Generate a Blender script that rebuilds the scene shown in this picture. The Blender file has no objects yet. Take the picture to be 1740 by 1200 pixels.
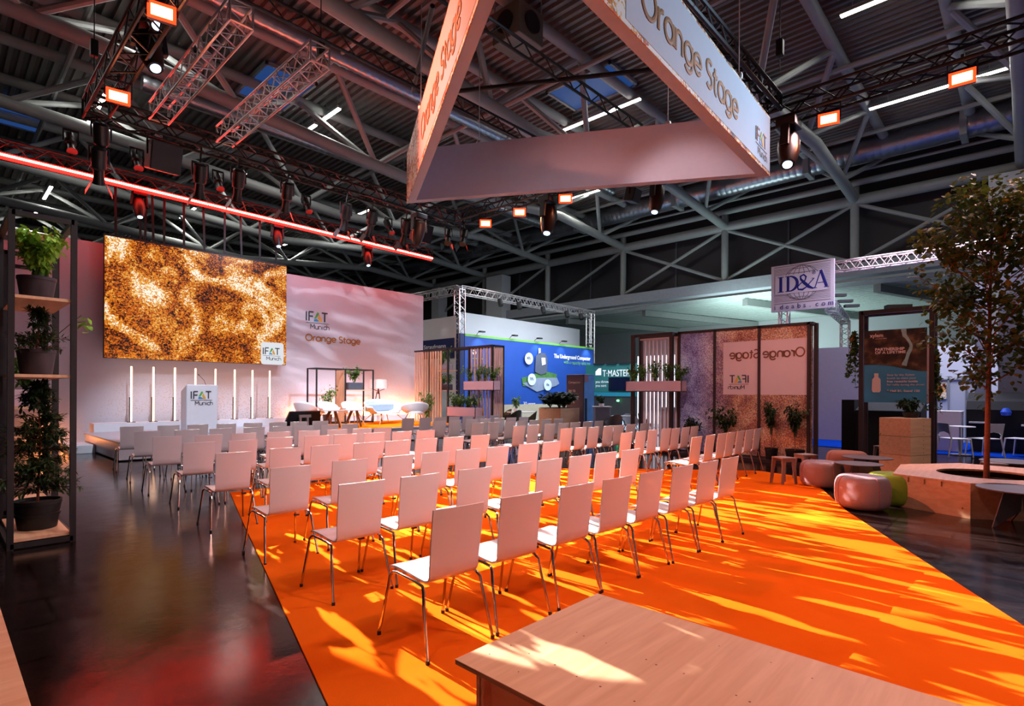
import bpy, math, random
from mathutils import Vector, Matrix
random.seed(7)
PI = math.pi
SC = bpy.context.scene
COL = SC.collection
# ------------------------------------------------------------------ camera
F_PX, CX, HY, ROLL, H = 930.0, 870.0, 667.5, 0.005, 1.56
AZ = math.radians(43.3)
cam_d = bpy.data.cameras.new('camera'); cam = bpy.data.objects.new('camera', cam_d); COL.objects.link(cam)
cam_d.sensor_width = 36; cam_d.lens = F_PX/1740*36; cam_d.shift_y = (HY-600)/1740; cam_d.clip_end = 300; cam_d.clip_start = 0.02
cam.matrix_world = Matrix.Translation((0, 0, H)) @ Matrix.Rotation(AZ-PI/2, 4, 'Z') @ Matrix.Rotation(PI/2, 4, 'X') @ Matrix.Rotation(ROLL, 4, 'Z')
SC.camera = cam
# ------------------------------------------------------------------ world and exposure
w = bpy.data.worlds.new('hall_air'); SC.world = w; w.use_nodes = True
w.node_tree.nodes['Background'].inputs[0].default_value = (0.52, 0.54, 0.58, 1)
w.node_tree.nodes['Background'].inputs[1].default_value = 0.16
SC.view_settings.view_transform = 'Standard'; SC.view_settings.look = 'None'
SC.view_settings.gamma = 1; SC.view_settings.exposure = 0.0; SC.view_settings.use_curve_mapping = False

def ray(px, py):
    dx, dy = px-CX, py-HY
    a = (dx+ROLL*dy)/F_PX; b = (dy-ROLL*dx)/F_PX
    return a*math.sin(AZ)+math.cos(AZ), -a*math.cos(AZ)+math.sin(AZ), -b
def atZ(px, py, z=0.0):
    x, y, q = ray(px, py); t = (z-H)/q; return Vector((x*t, y*t, z))
def atV(px, py, v):
    x, y, q = ray(px, py); t = v/y; return Vector((x*t, v, H+q*t))
def atU(px, py, u):
    x, y, q = ray(px, py); t = u/x; return Vector((u, y*t, H+q*t))
def atD(px, py, d):
    x, y, q = ray(px, py); return Vector((x*d, y*d, H+q*d))

# ------------------------------------------------------------------ lamps of the rig (gobo spots, washes) and added fills
def lin(c):
    return tuple(((v/255)/12.92 if v/255 <= .04045 else ((v/255+.055)/1.055)**2.4) for v in c)
def gobo(ld, scale, lo, hi, seed, stretch=(1, 1)):
    ld.use_nodes = True; nt = ld.node_tree; N = nt.nodes; L = nt.links
    em = N['Emission']; tc = N.new('ShaderNodeTexCoord'); sp = N.new('ShaderNodeSeparateXYZ'); L.new(tc.outputs['Normal'], sp.inputs[0])
    dx = N.new('ShaderNodeMath'); dx.operation = 'DIVIDE'; L.new(sp.outputs[0], dx.inputs[0]); L.new(sp.outputs[2], dx.inputs[1])
    dy = N.new('ShaderNodeMath'); dy.operation = 'DIVIDE'; L.new(sp.outputs[1], dy.inputs[0]); L.new(sp.outputs[2], dy.inputs[1])
    cb = N.new('ShaderNodeCombineXYZ'); L.new(dx.outputs[0], cb.inputs[0]); L.new(dy.outputs[0], cb.inputs[1]); cb.inputs[2].default_value = seed
    mp = N.new('ShaderNodeMapping'); L.new(cb.outputs[0], mp.inputs[0]); mp.inputs['Scale'].default_value = (stretch[0], stretch[1], 1)
    ns = N.new('ShaderNodeTexNoise'); ns.inputs['Scale'].default_value = scale; ns.inputs['Detail'].default_value = 3.0; ns.inputs['Roughness'].default_value = .55
    L.new(mp.outputs[0], ns.inputs[0])
    mr = N.new('ShaderNodeMapRange'); mr.inputs[1].default_value = lo; mr.inputs[2].default_value = hi; L.new(ns.outputs[0], mr.inputs[0])
    L.new(mr.outputs[0], em.inputs['Strength'])
def lamp(name, typ, loc, tgt, power, color, size=.1, angle=60, blend=.3, g=None):
    ld = bpy.data.lights.new(name, typ); ld.energy = power; ld.color = color
    if typ == 'SPOT': ld.spot_size = math.radians(angle); ld.spot_blend = blend; ld.shadow_soft_size = size
    elif typ == 'POINT': ld.shadow_soft_size = size
    elif typ == 'AREA': ld.shape = 'RECTANGLE'; ld.size = size if not isinstance(size, tuple) else size[0]; ld.size_y = size if not isinstance(size, tuple) else size[1]; ld.spread = math.radians(angle)
    o = bpy.data.objects.new(name, ld); COL.objects.link(o)
    o.location = loc
    d = Vector(tgt)-Vector(loc); o.rotation_euler = d.to_track_quat('-Z', 'Y').to_euler()
    if g: gobo(ld, *g)
    return o
WARM = (1.0, .90, .80); COOL = (.80, .88, 1.0); RED = (1.0, .24, .12); PINK = (1.0, .62, .60)
# break-up gobo profiles on the front truss, aimed back over the chairs
GP = 60000
for i, (u, tu, tv, an, pw, lo) in enumerate([(3.2, 3.0, 4.0, 12, .8, .525), (4.7, 4.3, 3.1, 15, 1.0, .52), (7.2, 6.6, 3.8, 18, 1.0, .52), (10.2, 8.4, 4.3, 17, 1.0, .52), (5.0, 4.7, 6.6, 14, .75, .525), (7.0, 6.0, 7.2, 15, .7, .525), (12.0, 9.8, 8.0, 20, .6, .525), (5.5, 4.6, 10.6, 26, .3, .525), (2.9, 2.15, 1.55, 5, .8, .50)]):
    lamp('gobo_spot', 'SPOT', (u, 15.1, 7.55), (tu, tv, 0), GP*pw, WARM, .012, an, .10, (78.0, lo, lo+.025, i*3.7+.3, (1, .34)))
# soft break-up on the backdrop
lamp('backdrop_spot', 'SPOT', (5.0, 10.4, 7.9), (11.2, 19.3, 3.6), 2400, (.88, .92, 1), .03, 44, .4, (13, .50, .64, 9.1, (.5, 1.6)))
lamp('backdrop_wash', 'SPOT', (8.0, 15.2, 7.6), (8.0, 19.3, 2.4), 480, (.66, .80, 1.0), .3, 120, .9)
# stage whites
lamp('stage_key', 'SPOT', (6.0, 12.0, 7.6), (10.6, 17.2, .6), 3600, COOL, .1, 34, .5)
lamp('stage_key', 'SPOT', (3.6, 12.0, 7.6), (4.8, 16.8, .8), 2400, COOL, .1, 40, .6)
lamp('stage_key', 'SPOT', (9.6, 12.0, 7.6), (9.4, 17.4, .6), 2200, COOL, .1, 44, .6)
# orange uplight on the lower backdrop
for u, p in ((2.1, 22), (9.0, 22), (10.4, 50), (11.8, 80), (13.2, 120), (14.3, 90)):
    lamp('uplight', 'POINT', (u, 19.08, .74 if u > 3 else .25), (u, 19, 3), p, (1.0, .30, .08), .08)
# banner lights: orange from the left truss, cool white from the right
lamp('banner_light', 'SPOT', (2.7, 9.5, 7.7), (5.0, 6.0, 6.3), 2300, (1.0, .24, .13), .1, 75, .7)
lamp('banner_light', 'SPOT', (12.9, -1.5, 7.6), (6.9, 2.9, 6.2), 1900, (.50, .74, 1.0), .1, 70, .7)
# added fill spots brightening the glass wall, poster, crates and slat frame
lamp('front_fill', 'SPOT', (6.5, 4.0, 7.6), (13.4, 5.1, 1.6), 700, (1.0, .66, .62), .2, 45, .7)
lamp('front_fill', 'SPOT', (8.5, -3.5, 7.4), (14.6, 2.0, 1.6), 900, (1.0, .68, .60), .2, 48, .7)
lamp('front_fill', 'SPOT', (8.5, 10.0, 7.6), (13.4, 15.2, 1.6), 1700, (.95, .84, .90), .2, 50, .7)
lamp('shelf_light', 'SPOT', (2.6, 5.0, 7.6), (.8, 7.7, 2.4), 600, (1, .97, .9), .05, 26, .5)
# salmon wash over the audience and the benches
for x, y, tx, ty, p in ((2.6, 5.5, 5.5, 8.5, 900), (7.0, 3.9, 8.0, 8.0, 900), (13.0, 3.4, 9.0, 3.5, 1300), (13.0, 9.5, 8.0, 7.0, 900), (2.6, 10.8, 5.0, 9.5, 700), (12.9, -1.0, 6.0, 1.0, 1300), (5.0, -2.6, 3.2, .6, 1500), (-.5, 2.0, 2.2, 3.0, 500)):
    lamp('wash_light', 'SPOT', (x, y, 7.6), (tx, ty, 0), p*(.37 if y > 3 else .80), (1.0, .64, .64) if y > 3 else (1.0, .52, .42), .25, 95, .8)

# ------------------------------------------------------------------ materials
def M(name, col, rough=.6, metal=0, var=.06, vs=8, bump=0, emit=0, spec=None, srgb=True, sheen=0):
    m = bpy.data.materials.new(name); m.use_nodes = True; nt = m.node_tree; N = nt.nodes; L = nt.links
    b = N['Principled BSDF']; c = lin(col) if srgb else col
    tc = N.new('ShaderNodeTexCoord'); ns = N.new('ShaderNodeTexNoise'); ns.inputs['Scale'].default_value = vs; ns.inputs['Detail'].default_value = 4
    L.new(tc.outputs['Object'], ns.inputs[0])
    cr = N.new('ShaderNodeValToRGB'); cr.color_ramp.elements[0].position = .3; cr.color_ramp.elements[1].position = .7
    cr.color_ramp.elements[0].color = tuple(v*(1-var) for v in c)+(1,); cr.color_ramp.elements[1].color = tuple(min(1, v*(1+var)) for v in c)+(1,)
    L.new(ns.outputs[0], cr.inputs[0]); L.new(cr.outputs[0], b.inputs['Base Color'])
    b.inputs['Roughness'].default_value = rough; b.inputs['Metallic'].default_value = metal
    if spec is not None: b.inputs['Specular IOR Level'].default_value = spec
    if bump:
        bp = N.new('ShaderNodeBump'); bp.inputs['Strength'].default_value = bump; bp.inputs['Distance'].default_value = .01
        L.new(ns.outputs[0], bp.inputs['Height']); L.new(bp.outputs[0], b.inputs['Normal'])
    if emit:
        L.new(cr.outputs[0], b.inputs['Emission Color']); b.inputs['Emission Strength'].default_value = emit
    return m
def ME(name, col, strength):
    m = bpy.data.materials.new(name); m.use_nodes = True; N = m.node_tree.nodes; b = N['Principled BSDF']
    b.inputs['Base Color'].default_value = (0.02, 0.02, 0.02, 1); b.inputs['Emission Color'].default_value = lin(col)+(1,); b.inputs['Emission Strength'].default_value = strength
    return m
def ramp(N, stops, interp='LINEAR'):
    r = N.new('ShaderNodeValToRGB'); r.color_ramp.interpolation = interp
    e = r.color_ramp.elements
    while len(e) < len(stops): e.new(.5)
    for k, (p, c) in enumerate(stops): e[k].position = p; e[k].color = tuple(c)+(1,)
    return r
def wood(name, c0, c1, rough=.55, scale=(1, 14, 14), knots=True):
    m = bpy.data.materials.new(name); m.use_nodes = True; N = m.node_tree.nodes; L = m.node_tree.links; b = N['Principled BSDF']
    tc = N.new('ShaderNodeTexCoord'); mp = N.new('ShaderNodeMapping'); mp.inputs['Scale'].default_value = scale; L.new(tc.outputs['Object'], mp.inputs[0])
    ns = N.new('ShaderNodeTexNoise'); ns.inputs['Scale'].default_value = 1.6; ns.inputs['Detail'].default_value = 8; ns.inputs['Distortion'].default_value = .5; L.new(mp.outputs[0], ns.inputs[0])
    r = ramp(N, [(.32, lin(c0)), (.68, lin(c1))]); L.new(ns.outputs[0], r.inputs[0])
    out = r.outputs[0]
    if knots:
        vo = N.new('ShaderNodeTexVoronoi'); vo.inputs['Scale'].default_value = 4.2; vo.inputs['Randomness'].default_value = 1; L.new(tc.outputs['Object'], vo.inputs[0])
        r2 = ramp(N, [(.035, (1, 1, 1)), (.06, (0, 0, 0))]); L.new(vo.outputs['Distance'], r2.inputs[0])
        mx = N.new('ShaderNodeMix'); mx.data_type = 'RGBA'; L.new(r2.outputs[0], mx.inputs[0]); L.new(out, mx.inputs[6]); mx.inputs[7].default_value = lin((120, 70, 45))+(1,)
        out = mx.outputs[2]
    L.new(out, b.inputs['Base Color']); b.inputs['Roughness'].default_value = rough
    return m
def gold(name, emit=0, mode='screen', base=None):
    # glittering gold print: swirled dust, drawn procedurally
    m = bpy.data.materials.new(name); m.use_nodes = True; N = m.node_tree.nodes; L = m.node_tree.links; b = N['Principled BSDF']
    tc = N.new('ShaderNodeTexCoord')
    ws = N.new('ShaderNodeTexNoise'); ws.inputs['Scale'].default_value = .75; ws.inputs['Detail'].default_value = 4; ws.inputs['Distortion'].default_value = 1.6; L.new(tc.outputs['Object'], ws.inputs[0])
    wv = N.new('ShaderNodeTexNoise'); wv.inputs['Scale'].default_value = 2.3; wv.inputs['Detail'].default_value = 6; wv.inputs['Distortion'].default_value = 2.5; L.new(tc.outputs['Object'], wv.inputs[0])
    vo = N.new('ShaderNodeTexVoronoi'); vo.inputs['Scale'].default_value = 34 if mode == 'screen' else 26; L.new(tc.outputs['Object'], vo.inputs[0])
    sp = N.new('ShaderNodeSeparateColor'); L.new(vo.outputs['Color'], sp.inputs[0])
    a1 = N.new('ShaderNodeMath'); a1.operation = 'MULTIPLY_ADD'; L.new(ws.outputs[0], a1.inputs[0]); a1.inputs[1].default_value = 3.0; a1.inputs[2].default_value = -1.30
    a2 = N.new('ShaderNodeMath'); a2.operation = 'MULTIPLY_ADD'; L.new(wv.outputs[0], a2.inputs[0]); a2.inputs[1].default_value = .9; L.new(a1.outputs[0], a2.inputs[2])
    a3 = N.new('ShaderNodeMath'); a3.operation = 'MULTIPLY_ADD'; L.new(sp.outputs[0], a3.inputs[0]); a3.inputs[1].default_value = .75; L.new(a2.outputs[0], a3.inputs[2])
    a4 = N.new('ShaderNodeMath'); a4.operation = 'MULTIPLY'; L.new(a3.outputs[0], a4.inputs[0]); a4.inputs[1].default_value = .85 if mode == 'ban' else .62
    r = ramp(N, [(.34, lin((14, 6, 4))), (.47, lin((120, 46, 4))), (.62, lin((205, 96, 8))), (.76, lin((226, 138, 26))), (.90, lin((244, 196, 96))), (1.0, lin((255, 250, 235)))])
    L.new(a4.outputs[0], r.inputs[0])
    if emit:
        b.inputs['Base Color'].default_value = (.01, .01, .01, 1); b.inputs['Roughness'].default_value = .3
        L.new(r.outputs[0], b.inputs['Emission Color']); b.inputs['Emission Strength'].default_value = emit
    else:
        L.new(r.outputs[0], b.inputs['Base Color']); b.inputs['Roughness'].default_value = .6
    return m
mWhite = M('white_paint', (226, 222, 226), .5, var=.02)
mChair = M('white_laminate', (224, 222, 226), .25, var=.015, vs=2)
mChrome = M('chrome', (200, 196, 196), .16, 1, var=.02)
mBlackM = M('black_powder_coat', (34, 28, 32), .45, var=.1)
mBrownM = M('dark_brown_steel', (48, 30, 30), .5, var=.1)
mBlackP = M('black_plastic', (14, 14, 17), .45, var=.1)
mGreyS = M('grey_steel_paint', (146, 151, 149), .5, var=.04, vs=3)
mAlu = M('aluminium', (205, 200, 200), .32, .85, var=.04)
mTrussK = M('black_truss_paint', (20, 17, 19), .5, .2, var=.1)
mDuct = M('galvanised_duct', (165, 170, 178), .34, .9, var=.08, vs=20)
mRoof = M('roof_sheet', (112, 108, 106), .5, .2, var=.1, vs=1.5)
mPly = wood('plywood', (218, 166, 128), (234, 188, 152), .5, (1.2, 13, 13))
mPlyY = wood('plywood_side', (218, 166, 128), (234, 188, 152), .5, (13, 1.2, 13))
mPlyEdge = wood('plywood_edge', (120, 84, 56), (188, 142, 100), .7, (1, 1, 60), False)
mWood = wood('light_wood', (190, 142, 108), (214, 170, 132), .5, (14, 14, 1.2), False)
mWoodD = wood('dark_wood', (62, 38, 28), (92, 60, 42), .5, (14, 14, 2), False)
mPink = M('rose_painted_board', (214, 176, 188), .5, var=.02)
mFabW = M('white_fabric', (205, 215, 226), .9, var=.04, vs=60)
mSoil = M('soil', (46, 32, 24), .95, var=.3, vs=30, bump=.5)
mPot = M('dark_pot', (50, 38, 46), .55, var=.06)
mPotK = M('black_pot', (16, 15, 16), .5, var=.06)
mBark = M('bark', (140, 82, 58), .85, var=.25, vs=25, bump=.4)
mStem = M('green_stem', (70, 74, 36), .8, var=.15)
mText = M('dark_grey_print', (62, 60, 68), .6, var=.02)
mGoldT = M('gold_print', (168, 108, 40), .55, var=.2, vs=12)
mRedScr = M('dark_screen_glass', (8, 8, 10), .12, var=.02)
def leaf(name, c0, c1, c2=None, tl=.25):
    m = bpy.data.materials.new(name); m.use_nodes = True; N = m.node_tree.nodes; L = m.node_tree.links; b = N['Principled BSDF']
    tc = N.new('ShaderNodeTexCoord'); ns = N.new('ShaderNodeTexNoise'); ns.inputs['Scale'].default_value = 5; ns.inputs['Detail'].default_value = 5; L.new(tc.outputs['Object'], ns.inputs[0])
    st = [(.32, lin(c0)), (.60, lin(c1))]+([(.76, lin(c2))] if c2 else [])
    r = ramp(N, st); L.new(ns.outputs[0], r.inputs[0]); L.new(r.outputs[0], b.inputs['Base Color']); b.inputs['Roughness'].default_value = .55
    tr = N.new('ShaderNodeBsdfTranslucent'); L.new(r.outputs[0], tr.inputs[0]); mx = N.new('ShaderNodeMixShader'); mx.inputs[0].default_value = tl
    L.new(b.outputs[0], mx.inputs[1]); L.new(tr.outputs[0], mx.inputs[2]); L.new(mx.outputs[0], N['Material Output'].inputs[0])
    return m
mLeafB = leaf('bright_leaf', (86, 140, 34), (150, 200, 66), (186, 224, 110))
mLeafD = leaf('dark_leaf', (24, 44, 20), (52, 74, 34), (86, 100, 44))
mLeafM = leaf('mid_leaf', (58, 100, 44), (104, 148, 68), (150, 186, 100))
mLeafT = leaf('tree_leaf', (54, 72, 28), (92, 108, 40), (186, 112, 44))

# ------------------------------------------------------------------ mesh builder
def wm(o):
    m = Matrix.Translation(o.location) @ o.rotation_euler.to_matrix().to_4x4()
    return (wm(o.parent) @ o.matrix_parent_inverse @ m) if o.parent else m
class MB:
    def __init__(s): s.v = []; s.f = []; s.mi = []; s.cm = 0
    def add(s, vs, fs):
        n = len(s.v); s.v += [tuple(v) for v in vs]; s.f += [tuple(i+n for i in f) for f in fs]; s.mi += [s.cm]*len(fs); return s
    def box(s, x0, y0, z0, x1, y1, z1, mtx=None):
        vs = [Vector(p) for p in ((x0, y0, z0), (x1, y0, z0), (x1, y1, z0), (x0, y1, z0), (x0, y0, z1), (x1, y0, z1), (x1, y1, z1), (x0, y1, z1))]
        if mtx: vs = [mtx @ v for v in vs]
        return s.add(vs, [(0, 3, 2, 1), (4, 5, 6, 7), (0, 1, 5, 4), (1, 2, 6, 5), (2, 3, 7, 6), (3, 0, 4, 7)])
    def cbox(s, c, sz, mtx=None):
        return s.box(c[0]-sz[0]/2, c[1]-sz[1]/2, c[2]-sz[2]/2, c[0]+sz[0]/2, c[1]+sz[1]/2, c[2]+sz[2]/2, mtx)
    def tube(s, pts, r, n=8, cap=True, flat=None):
        pts = [Vector(p) for p in pts]; m = len(pts); rs = r if isinstance(r, (list, tuple)) else [r]*m
        up = None; base = len(s.v); vs = []; fs = []
        for i, p in enumerate(pts):
            t = (pts[min(i+1, m-1)]-pts[max(i-1, 0)]).normalized()
            if up is None:
                up = Vector((0, 0, 1)) if abs(t.z) < .9 else Vector((1, 0, 0))
            a = t.cross(up)
            if a.length < 1e-4: a = t.cross(Vector((1, .3, 0)))
            a.normalize(); bb = a.cross(t).normalized(); up = bb
            for k in range(n):
                an = 2*PI*k/n; o = a*math.cos(an)*rs[i]+bb*math.sin(an)*rs[i]
                if flat: # flatten along a world normal
                    nn, q = flat; o = o-nn*(o.dot(nn))*(1-q)
                vs.append(p+o)
        for i in range(m-1):
            for k in range(n):
                k2 = (k+1) % n; fs.append((i*n+k, i*n+k2, (i+1)*n+k2, (i+1)*n+k))
        if cap: fs.append(tuple(range(n-1, -1, -1))); fs.append(tuple((m-1)*n+k for k in range(n)))
        return s.add(vs, fs)
    def bar(s, a, b, w, h=None, up=Vector((0, 0, 1))):
        a = Vector(a); b = Vector(b); h = h or w; t = (b-a).normalized()
        if abs(t.dot(up)) > .98: up = Vector((0, 1, 0))
        x = t.cross(up).normalized()*w/2; y = x.cross(t).normalized()*h/2
        vs = [a-x-y, a+x-y, a+x+y, a-x+y, b-x-y, b+x-y, b+x+y, b-x+y]
        return s.add(vs, [(0, 1, 2, 3), (4, 7, 6, 5), (0, 4, 5, 1), (1, 5, 6, 2), (2, 6, 7, 3), (3, 7, 4, 0)])
    def lathe(s, prof, n=24, c=(0, 0, 0), cap=True):
        vs = []; fs = []
        for r, z in prof:
            for k in range(n): a = 2*PI*k/n; vs.append((c[0]+r*math.cos(a), c[1]+r*math.sin(a), c[2]+z))
        for i in range(len(prof)-1):
            for k in range(n): k2 = (k+1) % n; fs.append((i*n+k, i*n+k2, (i+1)*n+k2, (i+1)*n+k))
        if cap: fs.append(tuple(range(n-1, -1, -1))); fs.append(tuple((len(prof)-1)*n+k for k in range(n)))
        return s.add(vs, fs)
    def prism(s, pts, z0, z1):
        n = len(pts); vs = [(p[0], p[1], z0) for p in pts]+[(p[0], p[1], z1) for p in pts]
        fs = [tuple(range(n-1, -1, -1)), tuple(range(n, 2*n))]+[(i, (i+1) % n, n+(i+1) % n, n+i) for i in range(n)]
        return s.add(vs, fs)
    def plate(s, pts, th, nrm):
        nrm = Vector(nrm)*th; n = len(pts); vs = [Vector(p) for p in pts]+[Vector(p)+nrm for p in pts]
        fs = [tuple(range(n-1, -1, -1)), tuple(range(n, 2*n))]+[(i, (i+1) % n, n+(i+1) % n, n+i) for i in range(n)]
        return s.add(vs, fs)
    def mesh(s, name, mat, smooth=False, bev=0):
        me = bpy.data.meshes.new(name); me.from_pydata(s.v, [], s.f)
        for q in (mat if isinstance(mat, list) else [mat]): me.materials.append(q)
        if isinstance(mat, list): me.polygons.foreach_set('material_index', s.mi)
        import bmesh
        bm = bmesh.new(); bm.from_mesh(me); bmesh.ops.recalc_face_normals(bm, faces=bm.faces); bm.to_mesh(me); bm.free()
        if smooth:
            me.polygons.foreach_set('use_smooth', [True]*len(me.polygons))
            try: me.set_sharp_from_angle(angle=math.radians(40))
            except Exception: pass
        me.update(); return me
    def build(s, name, mat, parent=None, smooth=False, loc=(0, 0, 0), rz=0, bev=0, wd=False):
        o = bpy.data.objects.new(name, s.mesh(name, mat, smooth)); COL.objects.link(o)
        o.location = loc; o.rotation_euler = (0, 0, rz); o.parent = parent
        if wd and parent: o.matrix_parent_inverse = wm(parent).inverted()
        if bev:
            b = o.modifiers.new('bevel', 'BEVEL'); b.width = bev; b.segments = 2; b.limit_method = 'ANGLE'
        return o
def tag(o, label=None, cat=None, group=None, kind=None):
    if label: o['label'] = label
    if cat: o['category'] = cat
    if group: o['group'] = group
    if kind: o['kind'] = kind
    return o
def thing(name, label, cat, loc=(0, 0, 0), rz=0, group=None):
    o = bpy.data.objects.new(name, None); COL.objects.link(o); o.location = loc; o.rotation_euler = (0, 0, rz); o.empty_display_size = .1
    return tag(o, label, cat, group)
KIDS = {}
def copy_tree(o, loc, rz=None, label=None, group=None, rot=None):
    kids = KIDS.setdefault(o.name, [c for c in bpy.data.objects if c.parent == o])
    def rec(src, par):
        c = src.copy(); COL.objects.link(c)
        if par: c.parent = par
        ks = kids if src is o else KIDS.setdefault(src.name, [k for k in bpy.data.objects if k.parent == src])
        for k in ks: rec(k, c)
        return c
    r = rec(o, None); r.location = loc
    if rz is not None: r.rotation_euler = (0, 0, rz)
    if rot is not None: r.rotation_euler = rot
    if label: r['label'] = label
    if group: r['group'] = group
    return r

# ------------------------------------------------------------------ lettering
def arc(cx, cy, rx, ry, a0, a1, n=10):
    return [(cx+rx*math.cos(math.radians(a0+(a1-a0)*i/n)), cy+ry*math.sin(math.radians(a0+(a1-a0)*i/n))) for i in range(n+1)]
G = {
 'O': (.86, [arc(.36, .36, .36, .36, 90, 450, 24)]), 'r': (.36, [[(0, 0), (0, .5)], arc(.24, .26, .24, .24, 180, 85, 7)]),
 'a': (.64, [arc(.25, .25, .25, .25, 0, 360, 18), [(.5, 0), (.5, .5)]]), 'n': (.58, [[(0, 0), (0, .5)], arc(.21, .29, .21, .21, 180, 0, 9)+[(.42, 0)]]),
 'g': (.64, [arc(.25, .25, .25, .25, 0, 360, 18), [(.5, .5), (.5, 0)]+arc(.25, 0, .25, .2, 0, -150, 9)]),
 'e': (.60, [[(.02, .25), (.48, .25)]+arc(.25, .25, .25, .25, 5, 318, 16)]), ' ': (.3, []),
 'S': (.54, [arc(.22, .54, .2, .18, 35, 270, 10)+arc(.22, .18, .21, .18, 90, -145, 10)]), 't': (.40, [[(.12, .68), (.12, .12)]+arc(.24, .12, .12, .12, 180, 280, 5), [(-.03, .48), (.3, .48)]]),
 'I': (.24, [[(0, 0), (0, .72)]]), 'F': (.50, [[(0, 0), (0, .72), (.38, .72)], [(0, .38), (.33, .38)]]), 'T': (.56, [[(.25, 0), (.25, .72)], [(0, .72), (.5, .72)]]),
 'M': (.76, [[(0, 0), (0, .72), (.3, .25), (.6, .72), (.6, 0)]]), 'u': (.56, [[(0, .5), (0, .21)]+arc(.21, .21, .21, .21, 180, 360, 9)+[(.42, .5)], [(.42, .5), (.42, 0)]]),
 'i': (.2, [[(0, 0), (0, .5)], [(0, .68), (0, .72)]]), 'c': (.52, [arc(.25, .25, .25, .25, 45, 315, 14)]), 'h': (.56, [[(0, 0), (0, .76)], arc(.21, .29, .21, .21, 180, 0, 9)+[(.42, 0)]]),
}
def frame(o, ex, ey):
    o = Vector(o); ex = Vector(ex).normalized(); ey = Vector(ey).normalized(); return o, ex, ey, ex.cross(ey).normalized()
def splits(q):
    # cut a polyline where it turns sharply, so that no stroke is mitred
    out = []; a = 0
    for i in range(1, len(q)-1):
        if (q[i]-q[i-1]).angle(q[i+1]-q[i], 0) > .9: out.append((a, i+1)); a = i
    out.append((a, len(q))); return out
def strokes(text, fr, size, wt, mat, name, parent, kx=1.0, mb=None):
    o, ex, ey, nz = fr; m = mb or MB(); x = 0
    for ch in text:
        adv, ls = G[ch]
        for l in ls:
            q = [o+ex*(x+p[0])*size*kx+ey*p[1]*size+nz*.004 for p in l]
            for a_, b_ in splits(q): m.tube(q[a_:b_], wt*size/2, 6, True, (nz, .15))
        x += adv
    if mb is None: return m.build(name, mat, parent, wd=True)
    return x*size*kx
def width(text, size): return sum(G[c][0] for c in text)*size
mIG = M('logo_green', (92, 168, 74), .6); mIB = M('logo_blue', (58, 140, 200), .6); mIO = M('logo_amber', (222, 168, 40), .6)
def ifat(fr, size, parent, glow=1):
    # wordmark: IF, three-colour triangle, T, rule, Munich.  fr origin = lower left of the capital I
    o, ex, ey, nz = fr
    m = MB(); wt = .13
    def st(ch, x):
        for l in G[ch][1]:
            q = [o+ex*(x+p[0])*size+ey*p[1]*size+nz*.004 for p in l]
            for a_, b_ in splits(q): m.tube(q[a_:b_], wt*size/2, 6, True, (nz, .15))
    st('I', 0); st('F', .22); st('T', 1.30)
    m.bar(o+ex*-.04*size+ey*-.14*size+nz*.004, o+ex*1.9*size+ey*-.14*size+nz*.004, .035*size, .004, up=nz)
    m.build('wordmark', mText, parent, wd=True)
    def tri(pts, mat, nm):
        q = MB(); q.plate([o+ex*p[0]*size+ey*p[1]*size+nz*.002 for p in pts], .004, nz); q.build(nm, mat, parent, wd=True)
    tri([(.66, .22), (.90, .72), (1.02, .72), (1.06, .62), (.94, .40), (.80, .22)], mIG, 'green_stroke')
    tri([(.62, 0), (.66, .16), (.86, .18), (1.0, .08), (1.04, 0)], mIB, 'blue_stroke')
    tri([(1.0, .28), (1.08, .60), (1.32, .06), (1.28, 0), (1.10, 0)], mIO, 'amber_stroke')
    strokes('Munich', frame(o+ex*.36*size+ey*-.62*size, ex, ey), size*.52, .12, mText, 'city_name', parent)
FONTN = [0]
def text(body, fr, size, mat, name, parent, align='LEFT', sx=1.0, off=0, ext=.002, shear=0, fit=None):
    o, ex, ey, nz = fr
    cu = bpy.data.curves.new(name, 'FONT'); cu.body = body; cu.size = size; cu.align_x = align; cu.extrude = ext; cu.offset = off; cu.resolution_u = 3; cu.shear = shear
    t = bpy.data.objects.new(name, cu); COL.objects.link(t)
    bpy.context.view_layer.update()
    me = bpy.data.meshes.new_from_object(t.evaluated_get(bpy.context.evaluated_depsgraph_get()))
    bpy.data.objects.remove(t); me.name = name
    if fit and len(me.vertices):
        xs_ = [v.co.x for v in me.vertices]; sx = fit/(max(xs_)-min(xs_))
    mw = Matrix(((ex.x*sx, ey.x, nz.x, o.x+nz.x*.004), (ex.y*sx, ey.y, nz.y, o.y+nz.y*.004), (ex.z*sx, ey.z, nz.z, o.z+nz.z*.004), (0, 0, 0, 1)))
    me.transform(mw); me.materials.clear(); me.materials.append(mat)
    ob = bpy.data.objects.new(name, me); COL.objects.link(ob); ob.parent = parent
    if parent: ob.matrix_parent_inverse = wm(parent).inverted()
    return ob
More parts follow.
